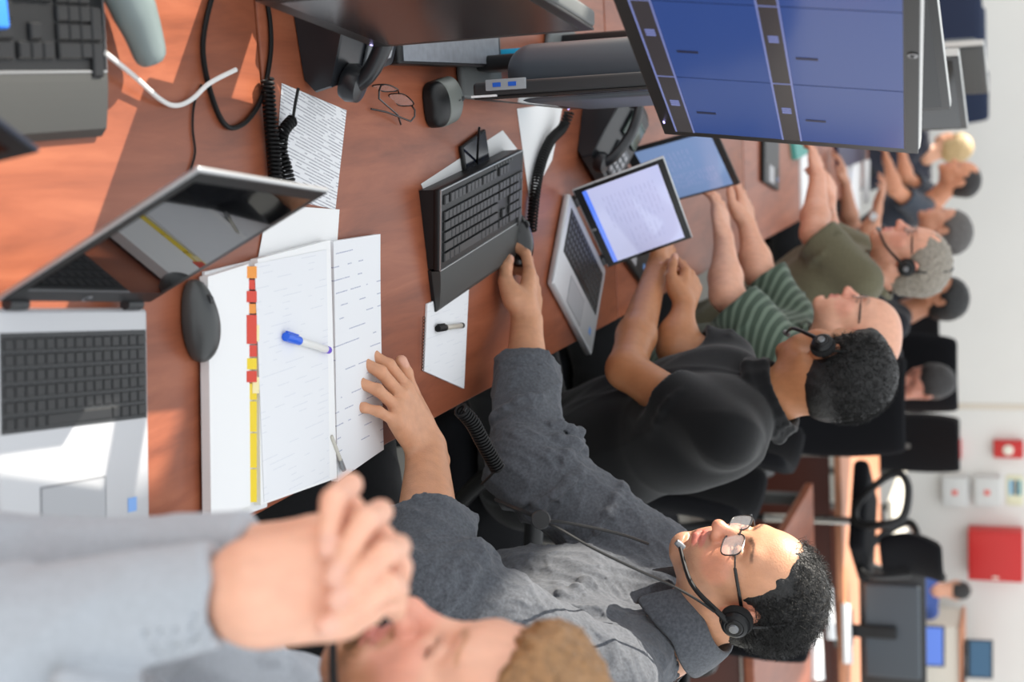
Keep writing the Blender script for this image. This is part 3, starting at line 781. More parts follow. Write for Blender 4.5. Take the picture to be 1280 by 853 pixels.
def logo_hp(parent, M, x, y, z, r, m):
    """round maker's mark: a disc with two slanted letter strokes"""
    t = MB(); t.lathe([(r, 0), (r, .0004)], M @ Matrix.Translation((x, y, z)), n=20).build('badge', m, parent)
    cu = bpy.data.curves.new('badge_letters', 'FONT'); cu.body = 'hp'; cu.size = r * 1.5; cu.extrude = .0001; cu.align_x = 'CENTER'; cu.align_y = 'CENTER'; cu.shear = .3
    cu.materials.append(PLAST); tmp = bpy.data.objects.new('tmp', cu); COL.objects.link(tmp); dg = bpy.context.evaluated_depsgraph_get(); me = bpy.data.meshes.new_from_object(tmp.evaluated_get(dg)); bpy.data.objects.remove(tmp); me.name = 'badge_letters'
    o = bpy.data.objects.new('badge_letters', me); COL.objects.link(o); o.parent = parent
    o.matrix_local = M @ Matrix.Translation((x, y, z + .0006))
h0, h1 = on(2, 385, .765), on(190, 385, .765); hc = (h0 + h1) / 2; dr = (h1 - h0); wl_ = np.linalg.norm(dr); rzl = math.atan2(dr[1], dr[0])
lap1, M1 = laptop('open silver laptop with dark reflective screen in the near left foreground', (hc[0], hc[1], .7405), rzl, w=wl_ + .004, d=.262, lid=.262, open_=117, rows=6, cols=15, pitch=.0158)
logo_hp(lap1, M1, 0, .011, .0012, .006, mat('badge_silver', (150, 152, 156), rough=.3, metal=.6))
LAV = screen_mat('document_screen', (170, 174, 206), .42)
W2 = np.array((.63, .776)); c2 = (on(757, 328, .76) + on(716, 252, .76)) / 2
lap2, M2 = laptop('silver laptop showing a white document, standing between the grey-shirted man and the man in black', (c2[0], c2[1], .7405), math.atan2(W2[1], W2[0]), w=.315, d=.232, lid=.212, open_=112, scr=LAV, pitch=.0178)
logo_hp(lap2, M2, 0, .009, .0012, .005, mat('badge_silver', (150, 152, 156)))
def text_rows(parent, M, x0, x1, y0, y1, n, m, seed=0, z=.0016, h=.0016, name='text_lines'):
    rnd = random.Random(seed); t = MB()
    for i in range(n):
        y = y1 - (y1 - y0) * (i + .5) / n; x = x0
        while x < x1 - .004:
            l = rnd.uniform(.006, .035); e = min(x1, x + l); t.box(((x + e) / 2, y, z), (e - x, h, .0002), 0, M); x = e + rnd.uniform(.002, .02)
    return t.build(name, m, parent)
INKS = screen_mat('screen_ink', (140, 144, 180), .42)
BLUEBAR = screen_mat('screen_blue_bar', (70, 100, 190), .8)
MB().box((0, .012 + .012, .0016), (.284, .01, .0003), 0, M2).build('task_bar', BLUEBAR, lap2)
text_rows(lap2, M2, -.10, .02, .05, .175, 13, INKS, 3, h=.0009); text_rows(lap2, M2, .04, .11, .08, .16, 7, INKS, 8, h=.0009)
# third laptop, lid seen past the second
c3 = (on(885, 288, .76) + on(862, 205, .76)) / 2; q3 = at(935, 240, 3.45)
PALEB = screen_mat('pale_blue_screen', (108, 130, 168), .42)
lap3, M3 = laptop('black laptop with pale blue document on screen, just beyond the silver one', (.175, 3.53, .7405), math.radians(62), w=.33, d=.225, lid=.232, open_=104, deck=PLAST, lidm=PLAST, scr=PALEB, keys=False)
text_rows(lap3, M3, .02, .10, .04, .19, 18, INKS, 5, h=.0014); text_rows(lap3, M3, -.1, .0, .05, .15, 9, INKS, 6, h=.0014)

# --- monitors
SCR_OFF = mat('switched_off_panel', (14, 12, 13), rough=.12, spec=.35)
BEZ = mat('monitor_bezel', (26, 24, 23), rough=.4)
def monitor(label, loc, rz, w=.56, h=.345, z0=.2, tilt=0, roll=0, scr=SCR_OFF, group=None, stand=True, rimm=None, back=True, ports=False, foot_y=.075, foot=.2, arm=0.0):
    """loc on the table below the panel; local x to the right as the user sees it, user at -y"""
    o = thing('monitor', label, 'monitor', loc, rz, group)
    M = Matrix.Translation((0, 0, z0)) @ Matrix.Rotation(math.radians(roll), 4, 'Y') @ Matrix.Rotation(math.radians(tilt), 4, 'X')
    MB().box((0, .012, h / 2), (w, .024, h), .006, M).build('housing', rimm or DARK, o)
    MB().box((0, -.0015, h / 2), (w - .003, .004, h - .003), .0015, M).build('bezel', BEZ, o)
    MB().box((0, -.0037, h / 2 + .004), (w - .036, .001, h - .044), 0, M).build('screen', scr, o)
    MB().box((0, .04, h * .5), (w * .78, .10 if ports else .036, h * .84), .046 if ports else .016, M, seg=6).build('back_shell', mat('blue_grey_shell', (70, 78, 86), rough=.38), o)
    MB().box((w * .42, -.0045, .008), (.006, .001, .002), 0, M).build('power_light', mat('power_led', (190, 180, 255), emit=1.5), o)
    if arm: MB().box((0, .03 + arm / 2, z0 + h * .5), (.05, arm, .05), .008).build('arm', PLAST, o); foot_y = arm + .03
    if stand:
        MB().box((0, max(.066, foot_y), (z0 + h * .6) / 2), (.07, .028, z0 + h * .55), .01).build('column', PLAST, o)
        MB().box((0, foot_y, .008), (foot, .13, .014), .006).build('foot', GREYP, o)
    if ports:
        MB().box((-w / 2 - .002, .018, .06), (.005, .018, .07), .001, M).build('port_panel', mat('port_silver', (150, 154, 158), rough=.3), o)
        for zz in (.045, .072): MB().box((-w / 2 - .0048, .018, zz), (.001, .007, .014), 0, M).build('usb_port', mat('usb_blue', (30, 90, 190), rough=.4), o)
        MB().box((-w / 2 + .0005, .001, .02), (.003, .0035, .045), 0, M).build('serial_sticker', WHITE, o)
    return o, M
# monitor 2 (blue windows)
BR = at(850, 165, 2.0); TRc = at(1172, 190, 1.895); Wd = np.array((math.sin(math.radians(25.7)), math.cos(math.radians(25.7)), 0)); H = TRc - BR
hh = float(np.linalg.norm(H)); wdt = .57; ctr = BR - Wd * wdt / 2
nrm = np.array((Wd[1], -Wd[0], 0)); tl = math.degrees(math.asin(max(-.3, min(.3, -(H @ nrm) / hh)))); rl = math.degrees(math.asin(max(-.3, min(.3, (H @ Wd) / hh))))
mon2, MM = monitor('large monitor showing blue video windows, facing the camera, upper middle of the photo', (ctr[0], ctr[1], .7405), math.atan2(Wd[1], Wd[0]), w=wdt, h=hh, z0=ctr[2] - .7405, tilt=tl * -1, roll=rl, scr=mat('screen_black', (20, 22, 36), rough=.15, emit=.25), rimm=mat('monitor_rim_light', (188, 186, 182), rough=.35), arm=.36)
BL1 = screen_mat('window_blue', (44, 66, 122), .24); BARL = screen_mat('bar_line', (104, 112, 160), .3); BARD = mat('screen_bar', (44, 40, 42), rough=.2, emit=.5)
def onscreen(x0, x1, z0, z1, m, name, y=-.0045, t=.0004):
    MB().box(((x0 + x1) / 2, y, (z0 + z1) / 2), (x1 - x0, t, z1 - z0), 0, MM).build(name, m, mon2)
Hh = hh; L_, R_ = -wdt / 2 + .018, wdt / 2 - .018
for (a, b_) in ((.048, .168), (.196, Hh - .02)):
    xs = [L_, -.10, .095, R_]
    for x0, x1 in zip(xs, xs[1:]): onscreen(x0 + .001, x1 - .001, a, b_, BL1, 'video_window')
for zc in (.034, .182):
    onscreen(L_, R_, zc - .0125, zc + .0125, BARD, 'control_bar')
    for dz in (-.0125, .0125): onscreen(L_, R_, zc + dz - .0012, zc + dz + .0012, BARL, 'control_line', y=-.0048)
    for x in (-.1, .095): onscreen(x - .001, x + .001, zc - .0125, zc + .0125, BARL, 'control_line', y=-.0049)
    for x in (-.03, .165): 
        for k in range(3): onscreen(x + k * .006, x + k * .006 + .004, zc - .006, zc + .006, BARL, 'control_icon', y=-.0049)
INK2 = mat('screen_small_text', (28, 32, 60), rough=.3, emit=.15)
for x in (.0, .175):
    for z in (.06, .205): onscreen(x + .02, x + .026, z, z + .026, INK2, 'caption', y=-.0049)
logo_hp(mon2, MM @ Matrix.Rotation(math.pi / 2, 4, 'X'), 0, Hh - .009, .0045, .006, mat('badge_silver', (150, 152, 156)))
# monitor 1 (top edge of the photo, dark)
BR1 = at(468, 57, 2.0); W1 = np.array((math.sin(math.radians(8)), math.cos(math.radians(8)), 0)); w1 = .33
c1 = BR1 - W1 * w1 / 2
monitor('dark switched-off monitor seen at a sharp angle along the top edge of the photo', (c1[0], c1[1], .7405), math.atan2(W1[1], W1[0]), w=w1, h=.325, z0=BR1[2] - .7405, scr=mat('off_panel_brown', (30, 22, 22), rough=.2, spec=.8), rimm=GREYP, foot=.10, arm=.12)
# monitor 3, edge-on, back bulging to the left
e3 = at(592, 140, 2.36); 
monitor('monitor seen edge-on from its side, with two blue USB ports', (e3[0] - .012, e3[1] + .265, .7405), math.radians(90 - 2.5), w=.53, h=.35, z0=e3[2] - .7405, scr=SCR_OFF, ports=True, tilt=0)
# row of monitors beyond
SILVB = mat('monitor_silver_edge', (196, 196, 192), rough=.4)
for i, (ix, iy, dpt, yw, lb) in enumerate([(1189, 136, 3.0, 28, 'monitor with a silver edge just past the blue-windowed one'), (1210, 160, 4.1, 24, 'third monitor of the far row, its dark screen half hidden'),
                                      (1236, 116, 5.4, 20, 'small far monitor in front of the stacked chairs')]):
    tr_ = at(ix, iy, dpt); Wx = np.array((math.sin(math.radians(yw)), math.cos(math.radians(yw)), 0)); ww = .48; hq = .32; cc = tr_ - Wx * ww / 2
    monitor(lb, (cc[0], cc[1], .7405), math.atan2(Wx[1], Wx[0]), w=ww, h=hq, z0=max(.05, tr_[2] - hq - .7405), rimm=SILVB, group='monitors along the middle of the table')

# docking station (grey dusty box on the table under the dark monitor)
a0, a1 = on(500, 80, .775), on(628, 84, .775)
dk = thing('docking_station', 'flat dark docking station with dusty top below the dark monitor', 'docking station', ((a0[0] + a1[0]) / 2 - .055, (a0[1] + a1[1]) / 2, .7405), math.atan2(a1[1] - a0[1], a1[0] - a0[0]))
MB().box((0, .0, .017), (np.linalg.norm(a1 - a0), .11, .034), .006).build('body', PLAST, dk)
MB().box((0, 0, .0345), (np.linalg.norm(a1 - a0) - .03, .10, .0015), 0).build('top_plate', mat('dusty_top', (120, 124, 132), rough=.35, noise=.15, nscale=60), dk)

# --- desk phones
def desk_phone(label, loc, rz, s=1.0, group=None):
    o = thing('desk_phone', label, 'phone', loc, rz, group); o.scale = (s, s, s)
    K = mat('phone_black', (30, 32, 36), rough=.3); G2 = mat('phone_grey', (96, 100, 104), rough=.45)
    b = MB(); P = [(-.1, 0), (.095, 0), (.11, .012), (.105, .035), (-.07, .105), (-.095, .1), (-.105, .03)]
    V = []; F = []
    n = len(P)
    for sx, ins in ((-.095, .006), (-.089, 0), (.089, 0), (.095, .006)):
        for y, z in P: V.append((sx, y * (1 - ins * 4), z * (1 - ins * 4) + ins * .2))
    for k in range(3):
        for i in range(n): F.append((k * n + i, k * n + (i + 1) % n, (k + 1) * n + (i + 1) % n, (k + 1) * n + i))
    F.append(tuple(reversed(range(n)))); F.append(tuple(range(3 * n, 4 * n)))
    V = [(x, -y, z) for x, y, z in V]; F = [tuple(reversed(f)) for f in F]
    b.add(V, F).build('body', K, o)
    ang = math.atan2(.07, .175); M = Matrix.Translation((0, -.105, .035)) @ Matrix.Rotation(ang, 4, 'X')
    MB().box((.03, .05, .003), (.085, .075, .005), .002, M).build('keypad_panel', G2, o)
    for r in range(4):
        for c in range(3): MB().box((.008 + c * .022, .022 + r * .0165, .007), (.016, .011, .004), .0015, M).build('dial_button', mat('dial_button', (170, 172, 176), rough=.5), o)
    MB().box((.03, .135, .004), (.1, .06, .006), .002, M).build('display', mat('phone_display', (70, 84, 78), rough=.15), o)
    hs = MB(); pts = [M @ Vector((-.058, y, z)) for y, z in ((.0, .014), (.03, .034), (.09, .044), (.15, .034), (.18, .014))]
    hs.tube(spline(pts, 5), .014, n=12, flat=.8)
    for y in (.004, .176): hs.lathe([(0, -.012), (.022, -.012), (.025, -.004), (.022, .01), (0, .014)], M @ Matrix.Translation((-.058, y, .014)), n=20, cap=False)
    hs.build('handset', K, o)
    return o
fa, fb_ = on(365, 112, .755), on(498, 62, .755); fm = (fa + fb_) / 2; fd = (fb_ - fa); fd /= np.linalg.norm(fd); fn = np.array((-fd[1], fd[0], 0))
desk_phone('black desk phone with handset below the dark monitor, beside the printed page', tuple(fm[:2] + fn[:2] * .11 + fd[:2] * -.01) + (.7405,), math.atan2(fd[1], fd[0]), s=1.15)
p = on(752, 178, .76); desk_phone('grey and black desk phone with thick coiled cord beyond the keyboard', (p[0] - .02, p[1] , .7405), math.radians(60), s=1.0)
# curved grey handset at the left top
gh = thing('phone_handset', 'curved grey phone handset lying by the dusty keyboard', 'phone handset', on(160, 0, .74) + np.array((0, 0, .0005)), 0)
hb = MB(); q0 = on(160, 0, .74)
hp_ = [np.array(on(ix, iy, .775)) - q0 for ix, iy in ((128, -45), (150, -20), (165, 8), (178, 40), (190, 78))]
hb.tube(spline([tuple(v) for v in hp_], 5), [.026, .026, .027, .028, .029, .029, .03, .03, .03, .03, .03, .03, .029, .028, .027, .026, .025, .024, .023, .021, .016], n=14, flat=.75).build('grip', mat('handset_grey', (112, 124, 124), rough=.3), gh)

# --- cables
def cable(label, pix, r, m, z=.7405, close=False, zs=None, name='cable', n=8):
    P = [on(x, y, (z + r) if zs is None else zs[i]) for i, (x, y) in enumerate(pix)]
    o0 = P[0]; t = MB().tube([v - Vector(o0) for v in spline([tuple(p) for p in P], n)], r, n=8).build(name, m); t.location = tuple(o0)
    return tag(t, label, 'cable')
RUB = mat('black_rubber', (9, 9, 10), rough=.5, spec=.25)
cable('white cable end bent across the sunlit wood near the dusty keyboard', [(131, 66), (165, 93), (200, 124), (220, 132), (240, 124), (262, 104), (295, 87)], .003, mat('white_cable', (222, 222, 220), rough=.4), zs=[.765, .758, .75, .745, .745, .755, .77])
cable('black power cable looping on the wood between handset and desk phone', [(270, -20), (258, 25), (254, 65), (262, 110), (276, 148), (290, 160), (310, 150), (328, 120), (338, 70), (338, 30), (332, -10)], .0033, RUB)
cable('thin black wire running toward the laptop lid', [(252, 106), (243, 130), (241, 160), (244, 190), (238, 215), (234, 242)], .0013, RUB)
def coil(label, pix, R, r, zs, group=None, lead=None):
    P = spline([tuple(on(x, y, z)) for (x, y), z in zip(pix, zs)], 8); o0 = Vector(P[0])
    t = MB().tube([v - o0 for v in coil_pts(P, R, r * 2.7, 9)], r, n=6)
    if lead: t.tube(spline([Vector(tuple(on(x, y, z))) - o0 for x, y, z in lead], 6), r, n=6)
    o = t.build('coiled_cord', RUB); o.location = tuple(o0); return tag(o, label, 'cord', group)
coil('straight coiled phone cord lying left of the printed page', [(334, 98), (338, 150), (343, 200), (346, 250)], .0078, .0021, [.752] * 4)
coil('bent coiled phone cord lying on the printed page', [(366, 150), (354, 165), (352, 190), (359, 215), (366, 250)], .0072, .0022, [.756, .753, .753, .753, .753], lead=[(366, 150, .756), (369, 130, .76), (373, 110, .765)])
coil('thick coiled cord curving from the far desk phone to the mouse hand', [(712, 140), (703, 160), (688, 176), (676, 205), (669, 240), (664, 290)], .0095, .0026, [.78, .765, .757, .754, .754, .754])
hcrd = [at(575, 512, 2.13), at(590, 528, 2.15), at(603, 552, 2.17), at(622, 586, 2.2)]
P_ = spline([tuple(v) for v in hcrd], 8); t_ = MB().tube([v - Vector(P_[0]) for v in coil_pts(P_, .010, .0056, 9)], .0026, n=6)
t_.tube(spline([Vector(tuple(v)) - Vector(P_[0]) for v in (at(622, 586, 2.2), at(614, 594, 2.2), at(602, 606, 2.21))], 6), .002, n=6)
o = t_.build('coiled_cord', RUB); o.location = P_[0]; tag(o, 'coiled headset cord hanging off the table edge between the arms of the grey-shirted man', 'cord')

# --- papers
cable('black video cable with a white plug hanging from the edge-on monitor', [(599, 160), (598, 175), (596, 208)], .0022, RUB, zs=[.80, .775, .745])
sheet('printed_page', [(352, 104), (433, 138), (419, 262), (342, 246)], .7405, .0004, PRINT, 'printed text page under the coiled cords', curl=0)
sheet('paper', [(335, 256), (424, 262), (421, 305), (322, 325)], .7412, .0006, WHITE, 'blank white sheet behind the laptop lid', curl=0)
bd = thing('binder', 'thick white binder of papers with red and yellow index tabs', 'binder', on(300, 490, .74) + np.array((0, 0, .0005)))
def slab(name, pix, z0, z1, m, parent):
    C = [on(x, y, z1) for x, y in pix]; b0 = Vector(parent.location); t = MB()
    t.prism([(c[0] - b0.x, c[1] - b0.y) for c in C], z0 - b0.z, z1 - b0.z)
    V = t.V; o = mesh(name, V, t.F, m, parent)
    import bmesh
    bm = bmesh.new(); bm.from_mesh(o.data); bmesh.ops.recalc_face_normals(bm, faces=bm.faces); bm.to_mesh(o.data); bm.free(); return o
slab('cover', [(256, 340), (330, 322), (334, 634), (262, 660)], .7405, .7445, WHITEP, bd)
slab('page_block', [(260, 346), (311, 330), (313, 632), (264, 652)], .7445, .757, WHITE, bd)
tabc = {'r': (214, 66, 48), 'y': (236, 206, 40), 'o': (236, 150, 60), 'c': (240, 226, 170)}
for (y0, y1, c) in ((333, 348, 'o'), (350, 362, 'r'), (364, 378, 'r'), (380, 392, 'o'), (394, 430, 'r'), (432, 446, 'r'), (448, 462, 'y'), (464, 478, 'r'), (480, 500, 'y'), (502, 540, 'y'), (542, 585, 'y'), (587, 628, 'y')):
    slab('index_tab', [(309, y0), (321, y0), (321, y1), (309, y1)], .7447, .7555 + .0006 * (y0 % 5), mat('tab_' + c, tabc[c], rough=.6), bd)
for yy in (405, 470): slab('index_tab', [(316, yy), (324, yy + 2), (324, yy + 22), (316, yy + 22)], .7452, .7568, mat('tab_c', tabc['c']), bd)
slab('facing_pages', [(322, 324), (413, 300), (421, 598), (326, 632)], .7446, .7555, WHITE, bd)
sheet('paper_stack', [(408, 302), (467, 293), (471, 562), (414, 602)], .7405, .010, FORM, 'stack of handwritten forms at the right of the binder, by the left hand', curl=.0015)
sheet('loose_form', [(318, 330), (408, 312), (412, 598), (330, 628)], .7560, .0003, NOTE, 'top white form on the binder, with a blue pen on it', curl=0)
sheet('paper', [(526, 230), (628, 163), (646, 186), (540, 262)], .7405, .0006, WHITE, 'white paper sticking out behind the keyboard', curl=0)
sheet('paper', [(646, 136), (704, 128), (690, 200), (662, 252)], .7405, .0005, WHITE, 'white paper beneath the thick coiled cord', curl=0)
sheet('notepad', [(532, 380), (584, 358), (578, 486), (528, 464)], .7405, .0035, NOTE, 'small spiral notepad sticking out below the palm rest', cat='notepad', curl=0)
for k, yy in enumerate(range(398, 466, 4)):
    q = on(530 - (yy - 398) * .03, yy, .745); c_ = MB().tube([(.0025 * math.cos(a), 0, .0025 * math.sin(a)) for a in [i * math.pi / 5 for i in range(10)]], .0005, n=5, close=True).build('binding_ring', RUB)
    np_ = [o for o in COL.objects if o.name.startswith('notepad')][0]; c_.parent = np_; c_.location = Vector(tuple(q)) - np_.location
def pen(label, a, b, z, r, body, cap, name='pen', tipm=None):
    A, B = Vector(tuple(on(*a, z))), Vector(tuple(on(*b, z))); L = (B - A).length; o = thing(name, label, 'pen', A); o.rotation_euler = (B - A).to_track_quat('Z', 'Y').to_euler()
    MB().lathe([(.0, L * .28), (r, L * .28), (r, L * .97), (r * .8, L), (0, L)], n=16, cap=False).build('barrel', body, o)
    MB().lathe([(.0, 0), (r * 1.15, 0), (r * 1.25, L * .06), (r * 1.2, L * .3), (0, L * .3)], n=16, cap=False).build('cap', cap, o)
    MB().box((r * 1.4, 0, L * .14), (r * .35, r * .7, L * .26), r * .1).build('clip', cap, o)
    if tipm: MB().lathe([(r * 1.03, L * .93), (r * 1.03, L), (r * .7, L * 1.02)], n=16).build('end_plug', tipm, o)
    return o
pen('white marker with a blue cap lying on the open pages', (357, 421), (411, 438), .7625, .0052, mat('marker_white', (225, 225, 222), rough=.3), mat('cap_blue', (28, 96, 220), rough=.3), 'marker', mat('plug_violet', (110, 80, 210), rough=.4))
pen('black capped clear pen on the spiral notepad', (547, 411), (578, 407), .7495, .005, mat('clear_barrel', (190, 186, 175), rough=.15), RUB, 'pen', RUB)
pen('clear pen crossing the lower edge of the papers', (430, 588), (414, 545), .7565, .003, mat('clear_barrel', (190, 186, 175)), mat('pen_silver', (150, 152, 155), metal=.7), 'pen')
mp_ = MB(); a, b = on(576, 205, .743), on(607, 181, .743)
mobile = thing('mobile_phone', 'dark mobile phone lying on the paper behind the keyboard', 'phone', ((a[0] + b[0]) / 2, (a[1] + b[1]) / 2, .7413), math.atan2(b[1] - a[1], b[0] - a[0]))
MB().box((0, 0, .004), (.125, .062, .008), .003).build('body', PLAST, mobile); MB().box((0, 0, .0082), (.115, .055, .0006), 0).build('screen', mat('phone_glass', (14, 18, 34), rough=.1), mobile)
# folded eyeglasses on the wood
ge = thing('eyeglasses', 'folded eyeglasses lying open side up next to the grey-topped mouse', 'glasses', on(482, 116, .7405) + np.array((0, 0, .018)), math.radians(72)); fr, lens = glasses_geo(.062, .032)
GB = mat('frame_black', (18, 18, 20), rough=.25); fr.build('frame', GB, ge)
for s in (-1, 1): MB().tube([(s * .067, -.02, .004), (s * .060, -.03, .001), (s * -.02, -.035 - .004 * s, -.004), (s * -.055, -.04 - .004 * s, -.014)], .0015, n=6).build('temple', GB, ge)
for lp in lens:
    n = len(lp); V = [(x, y + .0004, z) for x, y, z in lp] + [(x, y - .0004, z) for x, y, z in lp]
    mesh('lens', V, [tuple(range(n)), tuple(reversed(range(n, 2 * n)))] + [(i, n + i, n + (i + 1) % n, (i + 1) % n) for i in range(n)], mat('lens_glass', (235, 240, 245), rough=.02, alpha=.12, spec=1.0), ge)
# cyan folder standing behind the edge-on monitor
q = on(640, 118, .7405); cy = MB().box((0, 0, .06), (.012, .19, .12), .002).build('cyan_folder', mat('cyan_card', (20, 160, 205), rough=.5)); cy.location = (q[0] - .04, q[1] + .01, .7405); cy.rotation_euler = (0, 0, math.radians(-25)); tag(cy, 'cyan folder standing behind the edge-on monitor', 'folder')
q = on(4, 20, .76); bp_ = MB().box((0, 0, .01), (.05, .04, .02), .004).build('blue_packet', mat('packet_blue', (40, 120, 225), rough=.5)); bp_.location = (q[0] - .01, q[1] - .035, .7605); tag(bp_, 'blue packet at the very top left corner of the photo', 'packet')
# dark laptop lid corner at the near left
lp4, M4 = laptop('dark navy laptop whose lid corner pokes in at the left edge of the photo', (-.035, .812, .7405), math.radians(60), w=.3, d=.2, lid=.2, open_=100, deck=PLAST, lidm=mat('navy_lid', (18, 24, 40), rough=.4), keys=False)
q = on(608, 398)
# ------------------------------------------------------------------ people
SKIN = skin_mat('skin'); SKINB = skin_mat('skin_soft')
def cloth(name, rgb, scale=900, weave=.0006, vary=.12, rough=.85, stripes=None, check=None):
    if name in MATS: return MATS[name]
    m = mat(name, rgb, rough=rough, noise=vary, nscale=220, bump=weave, bscale=scale, sheen=.15, spec=.25)
    if stripes:
        nt = m.node_tree; b = nt.nodes['Principled BSDF']; (c2, period, axis, duty) = stripes
        tc = node(nt, 'ShaderNodeTexCoord'); mp = node(nt, 'ShaderNodeVectorMath', operation='DOT_PRODUCT'); mp.inputs[1].default_value = axis
        nt.links.new(tc.outputs['Object'], mp.inputs[0]); fr = math_node(nt, 'FRACT', math_node(nt, 'DIVIDE', mp.outputs['Value'], period)); f = math_node(nt, 'LESS_THAN', fr, duty)
        mx = node(nt, 'ShaderNodeMix', data_type='RGBA'); mx.inputs[6].default_value = lin(rgb); mx.inputs[7].default_value = lin(c2)
        nt.links.new(f, mx.inputs[0]); nt.links.new(mx.outputs[2], b.inputs['Base Color'])
    return m
def unit(v): v = np.array(v, float); return v / np.linalg.norm(v)
def flat_ring(c, d, R0): pass
def seg_cut(E, d, big=.12):
    """box that trims a sleeve square beyond E"""
    d = unit(d); up = np.array((0, 0, 1.0)) if abs(d[2]) < .9 else np.array((1.0, 0, 0)); Rm = rotm(d, up)
    return bx(E + d * big, (big, big, big), r=.001, k=.003, R=Rm, op='s')
def torso_prims(J, t=0.0, belly=1.0, k=.05):
    lat = unit(J['shR'] - J['shL']); NB, CH, PV = J['NB'], J['CH'], J['PV']; P = []
    nz = np.array((0, 0, .012)); P += [rc(NB - lat * .01 - nz, J['shL'] + lat * .01, .044 + t * .6, .052 + t, k=k), rc(NB + lat * .01 - nz, J['shR'] - lat * .01, .044 + t * .6, .052 + t, k=k)]
    mid = (CH + PV) / 2; 
    for s in (-1, 1):
        P += [rc(CH + lat * s * .085 + (NB - CH) * .25, CH + lat * s * .075 - (NB - CH) * .3, .092 + t, .102 + t, k=k),
              rc(CH + lat * s * .07, mid + lat * s * .06, .104 + t, (.108 + t) * belly, k=k), rc(mid + lat * s * .06, PV + lat * s * .075, (.108 + t) * belly, .115 + t, k=k)]
    return P
def arm_prims(sh, elb, wr, t=0.0, s=1.0):
    u = unit(wr - elb)
    return [rc(sh, elb, (.053 + t) * s, (.042 + t) * s, k=.03), rc(elb, elb + (wr - elb) * .3, (.042 + t) * s, (.043 + t) * s, k=.02), rc(elb + (wr - elb) * .3, wr, (.043 + t) * s, (.0255 + t) * s, k=.02)]
def leg_prims(hip, knee, ank, t=0.0):
    toe = ank + unit(np.array((knee - hip)[:2].tolist() + [0.0])) * .15 - np.array((0, 0, .02))
    return [rc(hip, knee, .088 + t, .062 + t, k=.04), rc(knee, ank, .058 + t, .042 + t, k=.03)], [rc(ank + (toe - ank) * -.25 - np.array((0, 0, .03)), toe, .042 + t, .034 + t, k=.02)]
def collar(J, m, parent, fwd, r=.068, h=.034, drop=.045, gap=.55, tip=.03, tilt=None, up=None, off=(0, 0, 0), n=40, centre=None):
    up = unit(J['HC'] - J['NB']) if up is None else unit(up); R = rotm(fwd, up); c = (J['NB'] if centre is None else centre) + np.array(off); V = []; F = []; rows = 7
    for i in range(n + 1):
        a = gap + (2 * math.pi - 2 * gap) * i / n; e = min(1, min(i, n - i) / (n * .16)); front = 1 - e
        dr = R @ np.array((math.sin(a), math.cos(a), 0)); z = up
        rr = r * (1 + .12 * math.cos(a))
        base = c + dr * rr * 1.0 - z * .012 - R[:, 2] * .012 * math.cos(a)
        top = base + z * (h * (1 - .45 * front)) - dr * .008
        outm = top + dr * .009 + z * .001; outb = top + dr * (.022 + .012 * front) - z * (drop + tip * front) + R[:, 1] * .006 * front
        pts = [base, (base + top) / 2 - dr * .002, top, top + dr * .005 + z * .0025, outm, (outm + outb) / 2 + dr * .003, outb]
        V += pts
    for i in range(n):
        for j in range(rows - 1): F.append((i * rows + j, i * rows + j + 1, (i + 1) * rows + j + 1, (i + 1) * rows + j))
    o = mesh('collar', [v - np.array(parent.location) for v in V], F, m, parent, smooth=True)
    sd = o.modifiers.new('s', 'SOLIDIFY'); sd.thickness = .0022; sd.offset = 0
    sb = o.modifiers.new('b', 'SUBSURF'); sb.levels = 1; sb.render_levels = 1
    return o
def solid(name, prims, h, m, parent, disp=None, colors=None, dmax=.005):
    P, Fc = sdf_mesh(prims, h, disp, dmax); return np_mesh(name, P, Fc, m, parent, origin=parent.location if parent is not None else None, colors=colors)

